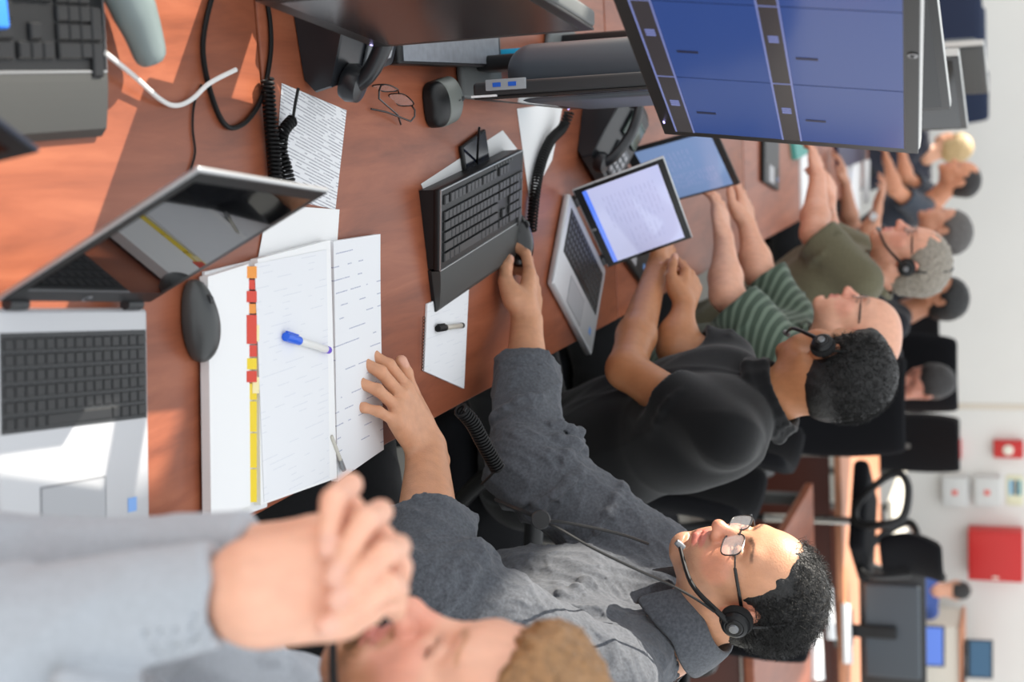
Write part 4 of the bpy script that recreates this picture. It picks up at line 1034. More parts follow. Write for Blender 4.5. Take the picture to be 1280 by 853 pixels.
def person(label, J, skin=(205, 150, 118), hf=(-1, 0, 0), hup=(0, 0, 1), hs=1.0, shirt=None, sleeve=.45, sleeveR=None, trousers=None, h=.006, hc=.006, hair=None, hairtop=None, paintkw=None, wr_amp=.003, wr_f=13,
           hands=None, hand_prims_extra=None, headopt=None, neck_r=.056, group=None, belly=1.0, collar_kw=None, legs=True, hairkw=None, armt=.0, cloth_t=.016, cuffroll=True, extra_shirt=(), cshirt=None, hairoff=0, skinmat=None, armk=1.0, tk=0.0, nf=5, famp=.006, cufflen=.06, wr_fn=None):
    HC = J['HC']; R = rotm(hf, hup); base = np.array((J['PV'][0], J['PV'][1], 0.0))
    lat = unit(J['shR'] - J['shL'])
    NB = J['NB']
    # ---- body: one continuous surface
    bp = xf(head_prims(headopt), R, HC, hs)
    bp += [rc(HC + R @ np.array((0, -.03, -.055)) * hs, NB, neck_r * .98, neck_r * 1.05, k=.03)]
    bp += torso_prims(J, -.014, belly, k=.045)
    for a_ in ('L', 'R'): bp += arm_prims(J['sh' + a_], J['el' + a_], J['wr' + a_], -.001 if sleeve < .5 or a_ == 'x' else -.006, armk)
    blobs = face_paint(R, HC, hs, **(paintkw or {}))
    lighter = tuple(min(255, c + 22) for c in skin)
    if hands:
        for hp in hands:
            pr, nb = hp; bp += pr; blobs += [(c, np.array(r), (226, 176, 160), .55, Rr) for c, r, Rr in nb]
    legp = []; shoes = []
    if legs:
        for a_, s in (('L', -1), ('R', 1)):
            hip = J['PV'] + lat * s * .085; lp, sp = leg_prims(hip, J['kn' + a_], J['an' + a_], -.012); legp += lp; bp += lp + sp
    P, Fc = sdf_mesh(bp, h)
    body = np_mesh('person', P, Fc, skinmat or SKIN, origin=base, colors=paint(P, skin, blobs))
    tag(body, label, 'person', group)
    # ---- shirt
    if shirt:
        sp = torso_prims(J, (.004 if cloth_t < .012 else cloth_t - .008) + tk, belly, k=.05)
        for a_, fr in (('L', sleeve), ('R', sleeve if sleeveR is None else sleeveR)):
            sh, elb, wr = J['sh' + a_], J['el' + a_], J['wr' + a_]
            if fr <= 0:   # short sleeve: ends on the upper arm at 1+fr of its length
                E = sh + (elb - sh) * (1 + fr); d = unit(elb - sh); r0, r1 = .053 * armk + cloth_t, .052 * armk + cloth_t + .003; ri = .049 * armk + .006
                g = [rc(sh, E, r0, r1, k=.03)] + folds(sh, E, r0, r1, nf // 2, seed=nf, amp=famp)
            else:
                E = elb + (wr - elb) * fr; d = unit(wr - elb); rE = (.043 + (.0255 - .043) * max(0, (fr - .3) / .7)) * armk; rr = .045 * armk + cloth_t
                g = [rc(sh, elb, .053 * armk + cloth_t, rr, k=.035), rc(elb, E, rr, rE + cloth_t * .95, k=.02)]
                g += folds(sh + (elb - sh) * .1, elb, .053 * armk + cloth_t, rr, nf, seed=nf + ord(a_), amp=famp) + folds(elb - (elb - sh) * .15, elb + (E - elb) * .5, rr, rr * .97, nf // 2 + 1, seed=nf + 7, amp=famp * 1.2)
                if cuffroll:
                    cl = cufflen; g += [rc(E - d * cl, E, rE + cloth_t + .0055, rE + cloth_t + .0045, k=.001)]
                ri = rE + max(.002, cloth_t * .38)
            g += [seg_cut(E - d * .002, d, big=.09), rc(E - d * .045, E + d * .05, ri, ri, k=.002, op='s')]
            sp += [grp(g, k=.03)]
        sp += list(extra_shirt)
        sp += [rc(NB - (HC - NB) * .05, HC, neck_r + .010, neck_r + .015, k=.004, op='s')]
        solid('shirt', sp, hc, shirt, body, disp=wr_fn or ((lambda X: wrinkle(X, wr_f, wr_amp, seed=int(abs(base[1]) * 10))) if wr_amp else None), dmax=.013)
        if collar_kw is not None: collar(J, cshirt or shirt, body, **collar_kw)
    if trousers is not None and legs:
        tp = []
        for a_, s in (('L', -1), ('R', 1)):
            hip = J['PV'] + lat * s * .085; lp, sp2 = leg_prims(hip, J['kn' + a_], J['an' + a_], .008); tp += lp
            shoes.append(leg_prims(hip, J['kn' + a_], J['an' + a_], .006)[1])
        tp += [rc(J['PV'] - lat * .075, J['PV'] + lat * .075, .118, .118, k=.04)]
        solid('trousers', tp, max(hc, .006), trousers, body, disp=lambda X: wrinkle(X, 9, .004, seed=3))
        for s_ in shoes: solid('shoe', s_, .006, mat('shoe_leather', (30, 26, 24), rough=.4), body)
    # ---- hair
    if hair:
        hk = dict(th=.010, top=0.0, line=.045, back=-.06, side=.0, pts=1); hk.update(hairkw or {})
        th = hk['th']; hp_ = [el((0, -.014, .037), (.075 + th, .096 + th, .078 + th + hk['top']), k=.02), el((0, -.05, -.012), (.058 + th, .056 + th, .06 + th * .5), k=.02)]
        if hk.get('quiff'): hp_ += [el((0, .05, .09), (.05, .04, .022), k=.03)]
        # carve the face away
        hp_ += [bx((0, .12, hk['line'] - .115), (.14, .075, .115), r=.04, k=.02, op='s'), bx((0, .065, -.075), (.14, .065 + hk['side'], .075), r=.03, k=.012, op='s'),
                bx((0, 0, hk['back'] - .1), (.2, .2, .1), r=.02, k=.01, op='s')]
        for s in (-1, 1): hp_ += [el((s * .083, -.006, -.004), (.02, .021, .034), k=.006, op='s')]
        solid('hair', xf(hp_, R, HC, hs), min(h, .004) if hk.get('fine') else h, hair, body, disp=(lambda X: wrinkle(X, 45, hk.get('rough', .004), seed=5)), dmax=.006)
        if hk.get('strands'):
            sk_ = dict(hk['strands']); V, F = strands('hair', HC, R, hs, hair, **sk_)
            np_mesh('hair_strands', V, F, hk.get('smat', hair), body, origin=base, smooth=True)
    return body, R

def neck_ring(J, r=.078, t=.010, up=.03, n=16):
    ax = unit(J['HC'] - J['NB']); R = rotm(np.cross(ax, (0, 1.0, .01)), ax); c = J['NB'] + ax * up
    P = [c + R @ np.array((math.cos(a) * r, math.sin(a) * r, -.25 * r * math.sin(a) * 0)) for a in [i * 2 * math.pi / n for i in range(n)]]
    return [rc(P[i], P[(i + 1) % n], t, t, k=.004) for i in range(n)]
def J_(**k): return {a: np.array(b, float) for a, b in k.items()}
HAIRB = mat('hair_black', (15, 14, 14), rough=.5, noise=.3, nscale=120, bump=.002, bscale=300)
def hairm(n, rgb): return mat(n, rgb, rough=.5, noise=.3, nscale=140, bump=.002, bscale=320)

# ---------- the man in the grey shirt
J = J_(HC=(.724, 2.085, 1.300), NB=(.835, 2.105, 1.155), CH=(.85, 2.09, .98), PV=(.93, 2.12, .60), shL=(.825, 1.89, 1.11), elL=(.655, 1.80, .89), wrL=(.489, 2.02, .79),
       shR=(.79, 2.315, 1.09), elR=(.60, 2.30, .87), wrR=(.397, 2.508, .80), knL=(.40, 2.0, .53), knR=(.38, 2.27, .53), anL=(.38, 1.98, .09), anR=(.36, 2.28, .09))
J['wrL'] = on(534, 558, .805); tipL = on(474, 452, .775); wL = J['wrL']; wR = J['wrR']
hL = hand_at(wL, tipL - wL, (0.05, 0.05, 1), -1, curl=[(16, 28, 16), (14, 30, 16), (16, 30, 16), (20, 28, 16)], splay=(8, 2, -6, -16), s=1.08,
             thumb=((.03, .03, -.014), (.066, .052, -.016), (.095, .057, -.012), (.118, .058, -.008)))
wR = wR + _R * -.012 + _Fh * .012; J['wrR'] = wR; tR = on(672, 292, .775)
hR = hand_at(wR + np.array((0, 0, .003)), tR - wR, (-.15, .25, 1), 1, curl=[(14, 32, 18), (16, 34, 18), (22, 40, 22), (26, 42, 24)], splay=(5, 0, -5, -12), s=1.12,
             thumb=((.03, .032, -.02), (.06, .05, -.034), (.088, .052, -.036), (.11, .047, -.034)))
GSHIRT = cloth('grey_chambray', (84, 87, 93), scale=1400, vary=.25)
MFOLD = folds(J['NB'] * .5 + J['CH'] * .5 + V3(0, -.08, 0), J['PV'] + V3(0, -.05, .1), .12, .13, 14, seed=11, amp=.006, span=1.3, skew=.5, side=2.6, k=.02)
MFOLD += folds(J['NB'] * .5 + J['CH'] * .5 + V3(0, .08, 0), J['PV'] + V3(0, .05, .1), .11, .13, 8, seed=5, amp=.006, span=1.3, skew=.5, k=.02)
def stripes_hair(): return dict(n=7000, length=.022, r=.0005, wave=.005, seed=2, lift=.5, seg=4, region=lambda d: d[2] > -.1 and not (d[1] > .4 and d[2] < .6) or (d[1] < -.2 and d[2] > -.75))
main, Rm_ = person('man in a grey button shirt with headset and glasses, one hand on the mouse', J, skin=(206, 150, 116), hf=(-.95, -.28, -.08), hup=(-.04, -.03, 1), hs=.95, shirt=GSHIRT, sleeve=.42, sleeveR=.70,
       trousers=cloth('dark_trousers', (24, 25, 28)), h=.0026, hc=.0037, hair=HAIRB, hands=[hL, hR], wr_amp=.0065, wr_f=14, wr_fn=lambda X: wrinkle(X, 15, .0065, seed=21) + wrinkle(X, 36, .0022, ax=(1, .7, 1), seed=4), cloth_t=.021, armk=1.22, tk=.012, nf=9, famp=.009, cufflen=.07, extra_shirt=MFOLD,
       paintkw=dict(stubble=(120, 100, 90), brows=(50, 38, 34), lips=(196, 112, 100)), hairkw=dict(th=.005, top=.006, line=.060, back=-.07, strands=stripes_hair(), fine=True, rough=.0018),
       collar_kw=dict(fwd=(-1, -.15, -.1), r=.073, h=.036, drop=.058, gap=.45, tip=.04, up=(-.55, -.05, 1), off=(-.042, 0, .068)))
put_glasses(Rm_, J['HC'], 'eyeglasses', 'thin black rectangular eyeglasses worn by the man in the grey shirt', s=.95, w=.062, hgt=.033, down=-.006)
put_headset(Rm_, J['HC'], 'headset', 'black headset with grey-tipped microphone boom on the man in the grey shirt', s=.95)
# undershirt seen in the open collar
us = [rc(J['NB'] + np.array((-.02, 0, -.02)), J['NB'] + np.array((-.035, -.01, .022)), .06, .058, k=.01)]
# headset cable with round clip
ck = thing('headset_cable', 'black headset cable with a round clip across the chest of the grey-shirted man', 'cable', at(676, 650, 1.93))
o0 = Vector(ck.location)
def ctube(pts, r, name='cord', m=RUB): return MB().tube(spline([Vector(tuple(v)) - o0 for v in pts], 8), r, n=6).build(name, m, ck)
ctube([at(893, 765, 2.10), at(868, 748, 2.08), at(835, 730, 2.06), at(795, 712, 2.0), at(740, 685, 1.95), at(700, 662, 1.93), at(678, 652, 1.93)], .0022)
ctube([at(678, 650, 1.93), at(720, 656, 1.97), at(775, 668, 2.04), at(810, 680, 2.1)], .0022)
ctube([at(676, 650, 1.93), at(655, 640, 1.95), at(640, 634, 2.0), at(620, 625, 2.05)], .003)
cp = MB().lathe([(0, -.004), (.012, -.004), (.0135, 0), (.012, .004), (0, .0045)], Matrix.Identity(4), n=24, cap=False).build('clip_button', PLAST, ck)
cp.rotation_euler = Vector(tuple(-ray(676, 650))).to_track_quat('Z', 'Y').to_euler()

# ---------- the man in the near foreground
J = J_(HC=at(583, 922, 1.19), NB=at(430, 985, 1.27), CH=at(300, 1000, 1.35), PV=(.72, 1.15, .60), shL=at(330, 1060, 1.06), elL=at(-70, 812, .98), wrL=at(283, 742, .99),
       shR=at(365, 905, 1.44), elR=at(-10, 728, 1.12), wrR=at(330, 700, 1.085), knL=(.36, .98, .53), knR=(.34, 1.2, .53), anL=(.33, .98, .09), anR=(.31, 1.22, .09))
def chain(pts, rs, k=.003):
    return [rc(a, b, r0, r1, k=k) for a, b, r0, r1 in zip(pts, pts[1:], rs, rs[1:])]
A = at
fg = []
# near (left) hand: back of the hand then bent fingers
fg += [rc(A(300, 742, .99), A(330, 742, .985), .023, .028, k=.01), rc(A(320, 722, .985), A(405, 690, .985), .026, .022, k=.02), rc(A(320, 742, .98), A(420, 725, .985), .026, .022, k=.02),
       rc(A(320, 760, .985), A(410, 765, .99), .024, .021, k=.02), rc(A(330, 735, 1.0), A(400, 735, 1.01), .03, .026, k=.02)]
for a, b in (((400, 672, 1.0), (446, 632, 1.0)), ((420, 700, 1.0), (484, 668, 1.0)), ((425, 735, 1.0), (506, 706, 1.0)), ((420, 768, 1.0), (500, 748, 1.01))):
    m_ = A((a[0] * .5 + b[0] * .5), (a[1] * .5 + b[1] * .5), a[2] - .006)
    fg += chain([A(*a), m_, A(b[0] - 6, b[1] + 3, b[2]), A(b[0] - 6, b[1] + 16, b[2] + .035)], [.0088, .0086, .0088, .008], k=.0012)
# far (right) hand: fingers folded over the back of the near hand, nails toward the wrist
fb = []
tips = [((438, 606, 1.02), (417, 626, .968), (408, 688, .958)), ((476, 640, 1.01), (456, 652, .958), (416, 721, .952)), ((498, 684, 1.0), (481, 692, .954), (420, 749, .949)), ((496, 738, 1.0), (484, 732, .956), (406, 784, .950))]
for a, b, c in tips:
    fg += chain([A(*a), A(*b), A((b[0] + c[0]) / 2, (b[1] + c[1]) / 2, (b[2] + c[2]) / 2 - .002), A(*c)], [.0092, .0092, .0084, .0074], k=.001)
    d = unit(A(*c) - A(*b)); nr = -unit(ray(c[0], c[1])); nr = unit(nr - d * (nr @ d)); fb.append((A(*c) + nr * .0065, (.010, .0075, .006), np.stack([d, np.cross(nr, d), nr], 1)))
    fg.append(el(A(*c) + nr * .0066 - d * .001, (.0072, .0056, .0024), k=.0008, R=np.stack([d, np.cross(nr, d), nr], 1)))
# far hand's palm and thumbs
fg += [rc(A(330, 700, 1.085), A(400, 690, 1.06), .027, .028, k=.02), rc(A(400, 690, 1.06), A(445, 672, 1.05), .024, .014, k=.01), rc(A(400, 710, 1.06), A(460, 712, 1.05), .024, .014, k=.01), rc(A(390, 730, 1.05), A(455, 748, 1.04), .022, .013, k=.01),
       rc(A(380, 765, 1.0), A(435, 776, 1.0), .014, .0115, k=.01), rc(A(435, 776, 1.0), A(462, 766, 1.0), .0115, .0095, k=.003)]
FSHIRT = cloth('pale_grey_cotton', (172, 177, 184), scale=1500, vary=.06, weave=.0003)
FH = hairm('hair_sandy', (150, 112, 74))
fgm, Rf = person('blond bearded man with a headset and hands clasped before his mouth, nearest the camera', J, skin=(232, 178, 152), hf=(-.985, .06, -.13), hup=(-.1, 0, 1), shirt=FSHIRT, sleeve=.99, sleeveR=.97,
       trousers=cloth('dark_trousers', (24, 25, 28)), h=.0026, hc=.0045, hair=FH, hands=[(fg, fb)], wr_amp=.006, wr_f=11, cloth_t=.014, armk=.84, nf=10, famp=.011, cufflen=.065, legs=True,
       paintkw=dict(beard=(176, 120, 78), brows=(190, 140, 105), lips=(205, 125, 115), cheek=(232, 150, 130)), headopt=dict(lips=1.0), cuffroll=True,
       hairkw=dict(th=.013, top=.012, line=.06, back=-.06, strands=dict(n=2600, length=.03, r=.0006, seed=4, region=lambda d: d[2] > .05 and not (d[1] > .6 and d[2] < .45)), quiff=True),
       collar_kw=dict(fwd=(-1, 0, -.1), r=.07))
# beard: short tubes along the jaw
V, F = strands('b', J['HC'], Rf, 1.0, FH, n=1500, length=.014, r=.0006, seed=9, lift=.5, seg=3, rad=(.058, .075, .05), off=(0, .018, -.07), comb=(0, .1, -1),
               region=lambda d: d[2] < .25 and d[1] > -.2 and not (abs(d[0]) < .35 and d[2] > -.05 and d[1] > .5))
np_mesh('beard', V, F, FH, fgm, origin=tuple(fgm.location))
put_headset(Rf, J['HC'], 'headset', 'black headset with a mouth-level boom on the bearded foreground man', boom_to=(-.03, .122, -.088))

# ---------- the man in the black polo
J = J_(HC=at(1040, 466, 2.97), NB=at(955, 500, 3.02), CH=at(880, 520, 3.05), PV=(.80, 3.07, .60), shL=at(905, 545, 2.86), elL=at(783, 462, 3.02), wrL=at(822, 332, 3.36),
       shR=at(905, 455, 3.2), elR=at(845, 435, 3.2), wrR=at(855, 385, 3.24), knL=(.42, 2.95, .53), knR=(.40, 3.2, .53), anL=(.40, 2.95, .09), anR=(.38, 3.2, .09))
f2 = .68 * _Fh - .73 * _R
h2a = hand_at(J['wrL'], A(850, 285, 3.5) - J['wrL'], (0, -.2, 1), -1, curl=[(12, 25, 15)] * 4, s=.95)
h2b = hand_at(J['wrR'], A(868, 330, 3.30) - J['wrR'], (.3, -.6, .6), 1, curl=[(40, 45, 30)] * 4, s=.95)
m2_, R2_ = person('man in a black polo shirt with a headset, turned away from the camera', J, skin=(176, 118, 80), hf=(f2[0], f2[1], -.12), hup=(-.12, .05, 1), hs=.98, shirt=cloth('black_polo', (6, 7, 10), scale=700), sleeve=-.42,
       trousers=cloth('dark_trousers', (24, 25, 28)), h=.0042, hc=.006, hair=HAIRB, hands=[h2a, h2b], wr_amp=.005, wr_f=9, cloth_t=.016, paintkw=dict(brows=(30, 24, 22), cheek=(176, 110, 78)),
       hairkw=dict(th=.009, rough=.002, top=.014, line=.056, back=-.055, quiff=True, strands=dict(n=5000, length=.014, r=.0006, seed=3, lift=.7, seg=3, rad=(.084, .105, .094), region=lambda d: d[2] > -.5 and (d[1] < .5 or d[2] > .6))),
       extra_shirt=neck_ring(J, r=.079, up=.034) + neck_ring(J, r=.082, up=.02) + neck_ring(J, r=.088, up=.002, t=.014))
put_headset(R2_, J['HC'], 'headset', 'black headset on the man in the black polo shirt', s=.98, boom=True)

# ---------- the bald man in green stripes
J = J_(HC=at(1072, 417, 3.7), NB=at(1005, 447, 3.75), CH=at(950, 455, 3.75), PV=(.78, 3.8, .60), shL=at(985, 452, 3.58), elL=at(908, 368, 3.62), wrL=at(905, 300, 3.72),
       shR=at(985, 395, 3.92), elR=at(948, 340, 3.95), wrR=at(935, 285, 4.0), knL=(.40, 3.68, .53), knR=(.38, 3.93, .53), anL=(.38, 3.68, .09), anR=(.36, 3.93, .09))
STR = cloth('green_stripes', (60, 74, 62), stripes=((98, 112, 98), .021, (.25, -.3, .92), .42))
h3a = hand_at(J['wrL'], A(900, 250, 3.78) - J['wrL'], (0, -.3, 1), -1, curl=[(12, 25, 15)] * 4, nails=False); h3b = hand_at(J['wrR'], A(930, 245, 4.05) - J['wrR'], (0, -.3, 1), 1, curl=[(12, 25, 15)] * 4, nails=False)
m3_, R3_ = person('bald man with glasses in a green striped shirt', J, skin=(214, 160, 134), hf=(-.93, .1, .06), hup=(.05, 0, 1), shirt=STR, sleeve=-.12, h=.0045, hc=.006, extra_shirt=neck_ring(J, up=.04), hair=hairm('hair_grey_brown', (120, 108, 100)), hands=[h3a, h3b],
       trousers=cloth('dark_trousers', (24, 25, 28)), wr_amp=.005, wr_f=9, cloth_t=.018, paintkw=dict(cheek=(216, 140, 120), brows=(150, 120, 105)), hairkw=dict(th=-.0005, top=-.02, line=.02, back=-.06))
put_glasses(R3_, J['HC'], 'eyeglasses', 'eyeglasses worn by the bald man in green stripes', w=.06)
# ---------- the man in olive
J = J_(HC=at(1138, 324, 4.3), NB=at(1083, 350, 4.36), CH=at(1035, 355, 4.38), PV=(.80, 4.5, .60), shL=at(1075, 352, 4.2), elL=at(1018, 292, 4.25), wrL=at(1022, 222, 4.4),
       shR=at(1070, 318, 4.55), elR=at(1030, 300, 4.6), wrR=at(1035, 252, 4.55), knL=(.40, 4.35, .53), knR=(.38, 4.6, .53), anL=(.38, 4.35, .09), anR=(.36, 4.6, .09))
OLV = cloth('olive_knit', (98, 94, 74))
h4a = hand_at(J['wrL'], A(1020, 185, 4.5) - J['wrL'], (0, -.5, 1), -1, curl=[(10, 20, 15)] * 4, nails=False); h4b = hand_at(J['wrR'], A(1036, 225, 4.6) - J['wrR'], (0, -.5, 1), 1, curl=[(30, 40, 25)] * 4, nails=False)
m4_, R4_ = person('grey-haired man with a headset in an olive shirt', J, skin=(216, 158, 132), hf=(-.96, -.1, .02), hup=(0, 0, 1), shirt=OLV, sleeve=-.05, h=.005, hc=.007, extra_shirt=neck_ring(J, up=.04), hair=hairm('hair_grey', (138, 130, 118)), hands=[h4a, h4b],
       trousers=cloth('dark_trousers', (24, 25, 28)), wr_amp=.004, wr_f=9, paintkw=dict(cheek=(216, 140, 120)), hairkw=dict(th=.009, top=.0, line=.045, back=-.06))
put_glasses(R4_, J['HC'], 'eyeglasses', 'dark eyeglasses worn by the man in olive', w=.06)
put_headset(R4_, J['HC'], 'headset', 'black headset on the grey-haired man in olive')

def far_person(label, hx, hy, d, hf, skin, shirt, hair, arms=None, hairkw=None, h=.009, sz=1.0, lean=.08, side=None, drop=.155, legs=True, gl=False, tr=None, sleeve=-.3, sit=.08):
    HC = at(hx, hy, d); f = unit((hf[0], hf[1], 0)); lat = np.cross(f, (0, 0, 1.0))
    NB = HC - np.array((0, 0, drop)) - f * lean; CH = NB - np.array((0, 0, .16)) - f * .02; PV = np.array((NB[0] - f[0] * sit, NB[1] - f[1] * sit, .60))
    shL, shR = NB - lat * .185 - np.array((0, 0, .05)), NB + lat * .185 - np.array((0, 0, .05))
    J = dict(HC=HC, NB=NB, CH=CH, PV=PV, shL=shL, shR=shR)
    for a_, s in (('L', -1), ('R', 1)):
        e, w = (arms or {}).get(a_, (None, None))
        J['el' + a_] = at(*e) if e else (J['sh' + a_] + f * .10 + lat * s * .04 - np.array((0, 0, .25)))
        J['wr' + a_] = at(*w) if w else np.array((*(J['el' + a_] + f * .22 - lat * s * .06)[:2], max(.79, J['el' + a_][2] - .02)))
        J['kn' + a_] = PV + f * .42 + lat * s * .13 - np.array((0, 0, .06)); J['an' + a_] = J['kn' + a_] - np.array((0, 0, .44)) + f * .02
    hd = [hand_at(J['wr' + a_], (J['wr' + a_] - J['el' + a_]), (0, 0, 1) if abs(unit(J['wr' + a_] - J['el' + a_])[2]) < .8 else tuple(-f), -1 if a_ == 'L' else 1, curl=[(15, 25, 15)] * 4, nails=False, s=.95) for a_ in 'LR']
    b, R = person(label, J, skin=skin, hf=(hf[0], hf[1], hf[2] if len(hf) > 2 else 0), shirt=shirt, sleeve=sleeve, h=h, hc=h, hair=hair, hands=hd, trousers=tr or cloth('dark_trousers', (24, 25, 28)), wr_amp=.003, wr_f=8, hairkw=hairkw, paintkw=dict(cheek=tuple(skin)))
    if gl: put_glasses(R, HC, 'eyeglasses', gl, w=.06)
    return b, J
far_person('grey-curled man raising a wristwatch arm behind the man in olive', 1180, 287, 6.7, (-.95, .1, 0), (196, 140, 112), cloth('charcoal_shirt', (46, 50, 56)), hairm('hair_dark_grey', (84, 80, 78)),
           arms=dict(L=((1085, 296, 6.5), (1096, 264, 6.45))), hairkw=dict(th=.014, top=.006))
wt = at(1092, 271, 6.38); w_ = thing('wristwatch', 'shiny round wristwatch on the raised wrist behind the olive shirt', 'watch', wt)
w_.rotation_euler = Vector(tuple(-ray(1092, 271))).to_track_quat('Z', 'Y').to_euler()
MB().lathe([(0, -.004), (.018, -.004), (.019, 0), (.017, .005), (0, .005)], n=24, cap=False).build('case', CHROME, w_)
MB().tube([(.030 * math.cos(a), 0, .030 * math.sin(a) - .03) for a in [i * math.pi / 8 for i in range(16)]], .004, n=6, close=True).build('strap', mat('steel_strap', (150, 150, 150), metal=.8, rough=.3), w_)
far_person('man with cropped dark hair and dark grey sweater, far down the long table', 1200, 223, 8.2, (-.9, -.2, 0), (206, 142, 108), cloth('slate_sweater', (62, 68, 78)), hairm('hair_very_dark', (32, 28, 28)),
           arms=dict(L=((1118, 236, 8.0), (1110, 204, 8.1)), R=((1132, 222, 8.3), (1128, 192, 8.4))), hairkw=dict(th=.006), sit=.38, lean=.14)
far_person('person with blond hair at the far end of the long table', 1190, 183, 9.7, (-.6, .8, 0), (214, 160, 130), cloth('ink_top', (40, 42, 54)), hairm('hair_blond', (196, 168, 122)), hairkw=dict(th=.02, top=.01, back=-.09))
far_person('dark-haired person in black half hidden behind the olive-shirted man', 1176, 370, 6.9, (-.9, -.2, 0), (176, 120, 90), cloth('black_top', (22, 24, 32)), HAIRB, hairkw=dict(th=.016, top=.006, back=-.08))
far_person('person in black with bowed dark head before the tall black chair', 1160, 478, 7.0, (-.4, -.6, -.9), (214, 150, 130), cloth('black_top', (22, 24, 32)), hairm('hair_very_dark', (32, 28, 28)), hairkw=dict(th=.012, top=.006))
far_person('man in blue turned to a laptop at the far right table', 1195, 738, 12.0, (.2, .9, -.3), (214, 156, 128), cloth('blue_shirt', (66, 88, 150)), hairm('hair_very_dark', (32, 28, 28)), hairkw=dict(th=.004))
# ------------------------------------------------------------------ chairs, far tables and wall things
def office_chair(label, loc, face, group=None, back_h=.52, s=1.0, badge=False, arms=True, lift=0.0, fab=None):
    FABRIC = fab or globals()['FABRIC']
    """face = direction a sitter looks; local -y is the sitter's front"""
    rz = math.atan2(face[1], face[0]) + math.pi / 2
    o = thing('office_chair', label, 'chair', loc, rz, group); o.scale = (s, s, s); _n0 = len(bpy.data.objects)
    MB().box((0, 0, .46), (.50, .48, .08), .035, seg=3).build('seat', FABRIC, o)
    # curved back
    V = []; F = []; n, m_ = 12, 8
    for k, off in enumerate((0, .05)):
        for j in range(m_ + 1):
            for i in range(n + 1):
                u = i / n * 2 - 1; v = j / m_; wq = .235 * (1 - .25 * max(0, v - .6) ** 1.5 * 2) * (1 - .12 * (1 - v) ** 2)
                e = .9 if abs(u) == 1 or j in (0, m_) else 1
                V.append((u * wq, .22 - .07 * u * u * 1.0 + .02 * v + off * e - .035 * math.sin(v * math.pi), .56 + v * back_h))
    N = (n + 1) * (m_ + 1)
    for j in range(m_):
        for i in range(n):
            a = j * (n + 1) + i; F.append((a, a + 1, a + n + 2, a + n + 1)); F.append((N + a, N + a + n + 1, N + a + n + 2, N + a + 1))
    b = [i for i in range(n + 1)] + [(n + 1) * j + n for j in range(1, m_ + 1)] + [m_ * (n + 1) + i for i in range(n - 1, -1, -1)] + [(n + 1) * j for j in range(m_ - 1, 0, -1)]
    for i in range(len(b)): a, c = b[i], b[(i + 1) % len(b)]; F.append((a, N + a, N + c, c))
    bk = mesh('backrest', V, F, FABRIC, o, smooth=True)
    sb = bk.modifiers.new('s', 'SUBSURF'); sb.levels = 1; sb.render_levels = 1
    MB().tube(spline([(0, .05, .42), (0, .22, .44), (0, .29, .52), (0, .27, .7)], 6), .022, n=8, flat=.6).build('back_post', PLAST, o)
    if arms:
        for sx in (-1, 1):
            loop = spline([(sx * .27, .12, .47), (sx * .31, .14, .58), (sx * .315, .10, .68), (sx * .31, -.05, .70), (sx * .31, -.13, .66), (sx * .31, -.10, .58), (sx * .29, 0, .48), (sx * .26, .05, .45)], 6, close=True)
            MB().tube(loop, .022, n=10, close=True, flat=.8).build('armrest', PLAST, o)
    MB().lathe([(.03, .10), (.03, .25), (.018, .25), (.018, .42)], n=16).build('gas_column', PLAST, o)
    for k in range(5):
        a = 2 * math.pi * k / 5; d = Vector((math.cos(a), math.sin(a), 0))
        l = MB().tube([d * .02 + Vector((0, 0, .11)), d * .28 + Vector((0, 0, .075))], [.022, .014], n=8).build('base_leg', PLAST, o)
        c = MB(); c.lathe([(.0, -.012), (.026, -.012), (.027, 0), (.026, .012), (0, .012)], Matrix.Translation(d * .285 + Vector((0, 0, .0275))) @ Matrix.Rotation(a, 4, 'Z') @ Matrix.Rotation(math.pi / 2, 4, 'X'), n=16, cap=False).build('caster', RUB, l)
    if lift:
        for ch in o.children:
            if not ch.name.startswith('base_leg') and not ch.name.startswith('gas'): ch.location.z += lift
        MB().lathe([(.022, .38), (.022, .44 + lift)], n=16).build('upper_column', CHROME, o)
    if badge: MB().lathe([(.02, 0), (.02, .003)], Matrix.Translation((0, .275, .95)) @ Matrix.Rotation(-math.pi / 2, 4, 'X'), n=16).build('badge', GREYP, o)
    return o
GR = 'black office chairs around the long table'
c0 = office_chair('black office chair the grey-shirted man sits in', (.98, 2.14, 0), (-1, 0), GR, back_h=.42)
def chair_at(label, loc, face, group=GR, s=1.0):
    c = copy_tree(c0); c.location = tuple(loc); c.rotation_euler = (0, 0, math.atan2(face[1], face[0]) + math.pi / 2); c['label'] = label; c['group'] = group; c.scale = (s, s, s); return c
chair_at('black office chair under the bearded foreground man', (.80, 1.14, 0), (-1, 0))
chair_at('black office chair under the man in the black polo', (.90, 3.08, 0), (-1, .1))
chair_at('black office chair under the bald man in stripes', (.87, 3.82, 0), (-1, 0))
chair_at('black office chair under the man in olive', (.90, 4.52, 0), (-1, 0))
p = on(1000, 640, .5); chair_at('empty black office chair with looped armrests behind the head of the grey-shirted man', (1.55, 3.75, 0), (-.9, .5))
q = at(1065, 560, 4.3); chair_at('empty black office chair with a round armrest behind the man in the black polo', (q[0] + .55, q[1] + .38, 0), (-.8, -.6))
G2 = 'black office chairs in the far half of the room'
ct = office_chair('tall black chair back near the wall strip, behind the bald man', tuple(at(1180, 452, 7.6)[:2]) + (0,), (-.2, 1), G2, back_h=.76, badge=True)
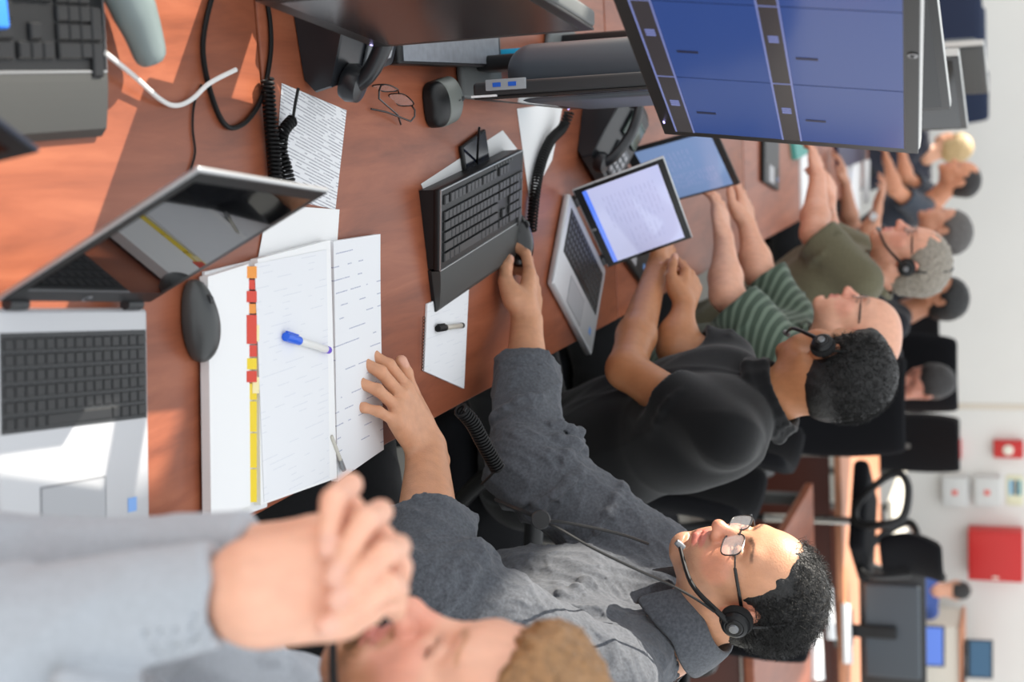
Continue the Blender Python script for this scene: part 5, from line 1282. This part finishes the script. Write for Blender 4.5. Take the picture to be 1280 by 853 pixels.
for (ix, iy, d, fc, lb) in [(1113, 508, 5.8, (.25, 1), 'tall black chair with a badge, its back to the camera right of the polo-shirted man'), (1172, 548, 9.8, (0, 1), 'square black chair back left of the two wall boxes')]:
    q = at(ix, iy, d); c = copy_tree(ct); c.location = (q[0], q[1], 0); c.rotation_euler = (0, 0, math.atan2(fc[1], fc[0]) + math.pi / 2); c['label'] = lb; s_ = {1113: .93, 1172: .92}[ix]; c.scale = (s_, s_, s_)
q = at(1140, 655, 7.1); office_chair('high stool chair with looped armrest in front of the red cabinet', (q[0], q[1], 0), (-.75, .6), G2, back_h=.3, lift=.42)
q = at(1180, 400, 9.9); chair_at('black chair far behind the head of the bald man', (q[0], q[1], 0), (0, 1), G2, s=1.1)
# stack of blue-black chairs at the far left
NAVY = mat('navy_fabric', (24, 38, 66), rough=.8, bump=.001, bscale=500)
G3 = 'dark blue chairs beyond the long table'; cn = None
for (ix, iy, d, fc, sc_, lb) in [(1175, 20, 8.6, (.3, -1), 1.02, 'dark blue chair at the very top, above the far monitors'), (1205, 52, 9.9, (.2, -1), 1.0, 'dark blue chair between two others above the far monitors'), (1232, 122, 11.2, (.1, -1), .98, 'blue upholstered chair nearest the wall beside the small far monitor')]:
    q = at(ix, iy, d)
    if cn is None: c = cn = office_chair(lb, (q[0], q[1], 0), fc, G3, back_h=.80, fab=NAVY)
    else: c = copy_tree(cn); c.location = (q[0], q[1], 0); c.rotation_euler = (0, 0, math.atan2(fc[1], fc[0]) + math.pi / 2); c['label'] = lb
    c.scale = (sc_,) * 3
# far tables on the right
TB = []
FT = wood2 = mat('beech_laminate', (206, 140, 104), rough=.45, noise=.06, nscale=8)
def far_table(x0, x1, y0, y1, label, m=WOOD, z=.74, rz=0):
    o = thing('table', label, 'table', ((x0 + x1) / 2, (y0 + y1) / 2, 0), rz, 'separate tables at the right of the room'); w, l = x1 - x0, y1 - y0
    MB().box((0, 0, z - .0175), (w, l, .035), .004).build('tabletop', m, o)
    for sx in (-1, 1):
        for sy in (-1, 1): MB().box((sx * (w / 2 - .06), sy * (l / 2 - .06), (z - .035) / 2), (.05, .05, z - .035), .005).build('leg', GREYP, o)
    MB().box((0, -l / 2 + .08, .42), (w - .2, .02, .5), .003).build('front_panel', mat('dark_cherry', (84, 36, 22), rough=.45), o)
    return o
far_table(1.75, 3.6, 7.35, 9.2, 'pale beech table in the right background, past the head of the grey-shirted man', FT)
far_table(1.72, 3.6, 4.9, 6.4, 'cherry table behind the grey-shirted man, at the lower right of the photo')
far_table(2.8, 4.4, 10.0, 11.1, 'cream-topped table along the far wall', CREAM)
def pc_tower(label, loc, rz, size=(.42, .2, .44)):
    o = thing('computer', label, 'computer', loc, rz); w, d, h = size
    MB().box((0, 0, h / 2), (w, d, h), .012).build('case', PLAST, o); MB().box((0, -d / 2 - .002, h / 2), (w * .9, .006, h * .92), .002).build('front_cover', DARK, o)
    for k in range(5): MB().box((0, -d / 2 - .006, h * .2 + k * .03), (w * .5, .002, .006), 0).build('vent_slot', RUB, o)
    return o
q = on(1062, 790, .74); monitor('large black monitor seen from behind on the far right table', (2.85, 7.62, .7405), math.radians(178), w=.67, h=.35, z0=.05)
for (px, lb) in [([(1030, 735), (1036, 735), (1040, 800), (1034, 800)], 'white papers stacked on the cherry table near the black monitor'), ([(1052, 755), (1058, 755), (1062, 830), (1054, 830)], 'second white stack beside the black monitor'),
               ([(1014, 790), (1022, 790), (1026, 850), (1014, 850)], 'white papers at the bottom right corner table')]:
    sheet('paper_stack', px, .7405, .02, WHITE, lb, cat='paper')
far_table(4.55, 6.1, 11.2, 11.95, 'far corner table holding the small blue-screened laptop', WOOD)
q = at(1232, 818, 12.55); cb = thing('counter', 'pale high counter by the wall holding the teal-windowed laptop', 'counter', (q[0], 12.5, 0))
MB().box((0, 0, .54), (.7, .5, 1.04), .006).build('body', CREAM, cb); MB().box((0, -.01, 1.075), (.74, .54, .03), .004).build('countertop', FT, cb)
for (ix, iy, d, lb) in [(1180, 810, 11.7, 'small laptop with a bright blue screen on the far corner table'), (1232, 818, 12.55, 'dark laptop with teal windows on the pale high counter')]:
    q = at(ix, iy, d); o_, M_ = laptop(lb, (q[0], q[1] if ix < 1200 else 12.45, .7405 if ix < 1200 else 1.0905), math.radians(350), w=.34, d=.23, lid=.22, open_=100, scr=mat('far_screen', (70, 100, 175), rough=.2, emit=.5) if ix < 1200 else mat('far_screen_teal', (40, 74, 100), rough=.2, emit=.4), keys=False, deck=PLAST, lidm=PLAST)
# wall things
def wall_box(name, label, cat, x0, x1, y0, y1, depth, m, group=None):
    """image rectangle on the back wall"""
    def wp(ix, iy):
        r = ray(ix, iy); t = (WALLY - CAM[1]) / r[1]; return CAM + t * r
    a, b = wp(x0, y0), wp(x1, y1); o = thing(name, label, cat, ((a[0] + b[0]) / 2, WALLY, (a[2] + b[2]) / 2), group=group)
    w, h = abs(b[0] - a[0]), abs(b[2] - a[2]); MB().box((0, -depth / 2, 0), (w, depth, h), .008).build('housing', m, o); MB().box((0, -depth - .002, 0), (w * .9, .006, h * .9), .002).build('door', m, o); return o, w, h
o, w, h = wall_box('hose_cabinet', 'square red cabinet on the back wall', 'cabinet', 1211, 1279, 656, 721, .18, RED)
MB().box((w * .42, -.19, -h * .0), (.02, .02, .05), .004).build('handle', CREAM, o)
GB1 = mat('wall_box_grey', (206, 206, 204), rough=.5)
for (x0, x1, lb) in ((1178, 1211, 'grey wall box with a red mark, the lower of two'), (1218, 1251, 'grey wall box with a red mark, the upper of two')):
    o, w, h = wall_box('junction_box', lb, 'box', x0, x1, 593, 630, .12, GB1, 'grey boxes on the back wall')
    MB().box((0, -.128, 0), (.045, .006, .045), .002).build('red_mark', mat('mark_red', (224, 90, 80)), o)
o, w, h = wall_box('alarm_box', 'red alarm box with a white button at the top edge of the photo', 'alarm', 1242, 1279, 549, 571, .08, RED)
MB().lathe([(.045, 0), (.045, .02), (.03, .03)], Matrix.Translation((0, -.08, 0)) @ Matrix.Rotation(math.pi / 2, 4, 'X'), n=20).build('button', CREAM, o)
o, w, h = wall_box('notice_board', 'small notice with teal and yellow strips on the wall', 'notice', 1258, 1279, 594, 632, .01, mat('notice_card', (222, 220, 190)))
for k, c in enumerate(((20, 140, 165), (40, 50, 80), (90, 170, 215))): MB().box((-w * .1 , -.018, h * (.3 - .27 * k)), (w * .5, .006, h * .18), .001).build('notice_strip', mat('strip_%d' % k, c), o)
o, w, h = wall_box('fire_bell', 'narrow red wall unit left of the grey boxes', 'alarm', 1190, 1202, 548, 572, .08, RED)

# things crowded on the far half of the long table
sheet('folder', [(985, 160), (1008, 160), (1008, 190), (990, 200)], .7405, .02, mat('teal_card', (70, 150, 140), rough=.5), 'teal folder on the table below the big blue monitor', cat='folder')
for px, lb in [([(998, 190), (1006, 190), (1008, 262), (1000, 262)], 'white pages beside the tanned forearm of the man in olive'), ([(1052, 205), (1074, 200), (1072, 266), (1056, 272)], 'bright white pages far down the long table'), ([(1078, 200), (1085, 200), (1084, 255), (1078, 255)], 'narrow white pages furthest down the long table')]:
    sheet('paper', px, .7405, .012, WHITE, lb)
sheet('notebook', [(1040, 165), (1080, 165), (1078, 200), (1046, 212)], .7405, .02, mat('navy_cover', (40, 42, 72), rough=.5), 'dark blue notebook below the right end of the big monitor', cat='notebook')
q = on(960, 178, .74); laptop('dark laptop lying open below the blue-windowed monitor', (q[0] - .05, q[1], .7405), math.radians(80), w=.32, d=.22, lid=.2, open_=120, keys=False, deck=PLAST, lidm=PLAST)
q = at(1112, 190, 7.6); laptop('far laptop with a lilac screen near the crossed forearms', (q[0] - .1, q[1], .7405), math.radians(60), w=.32, d=.22, lid=.2, open_=105, keys=False, deck=SILVP, scr=mat('lilac_screen', (190, 196, 250), rough=.2, emit=1.0))
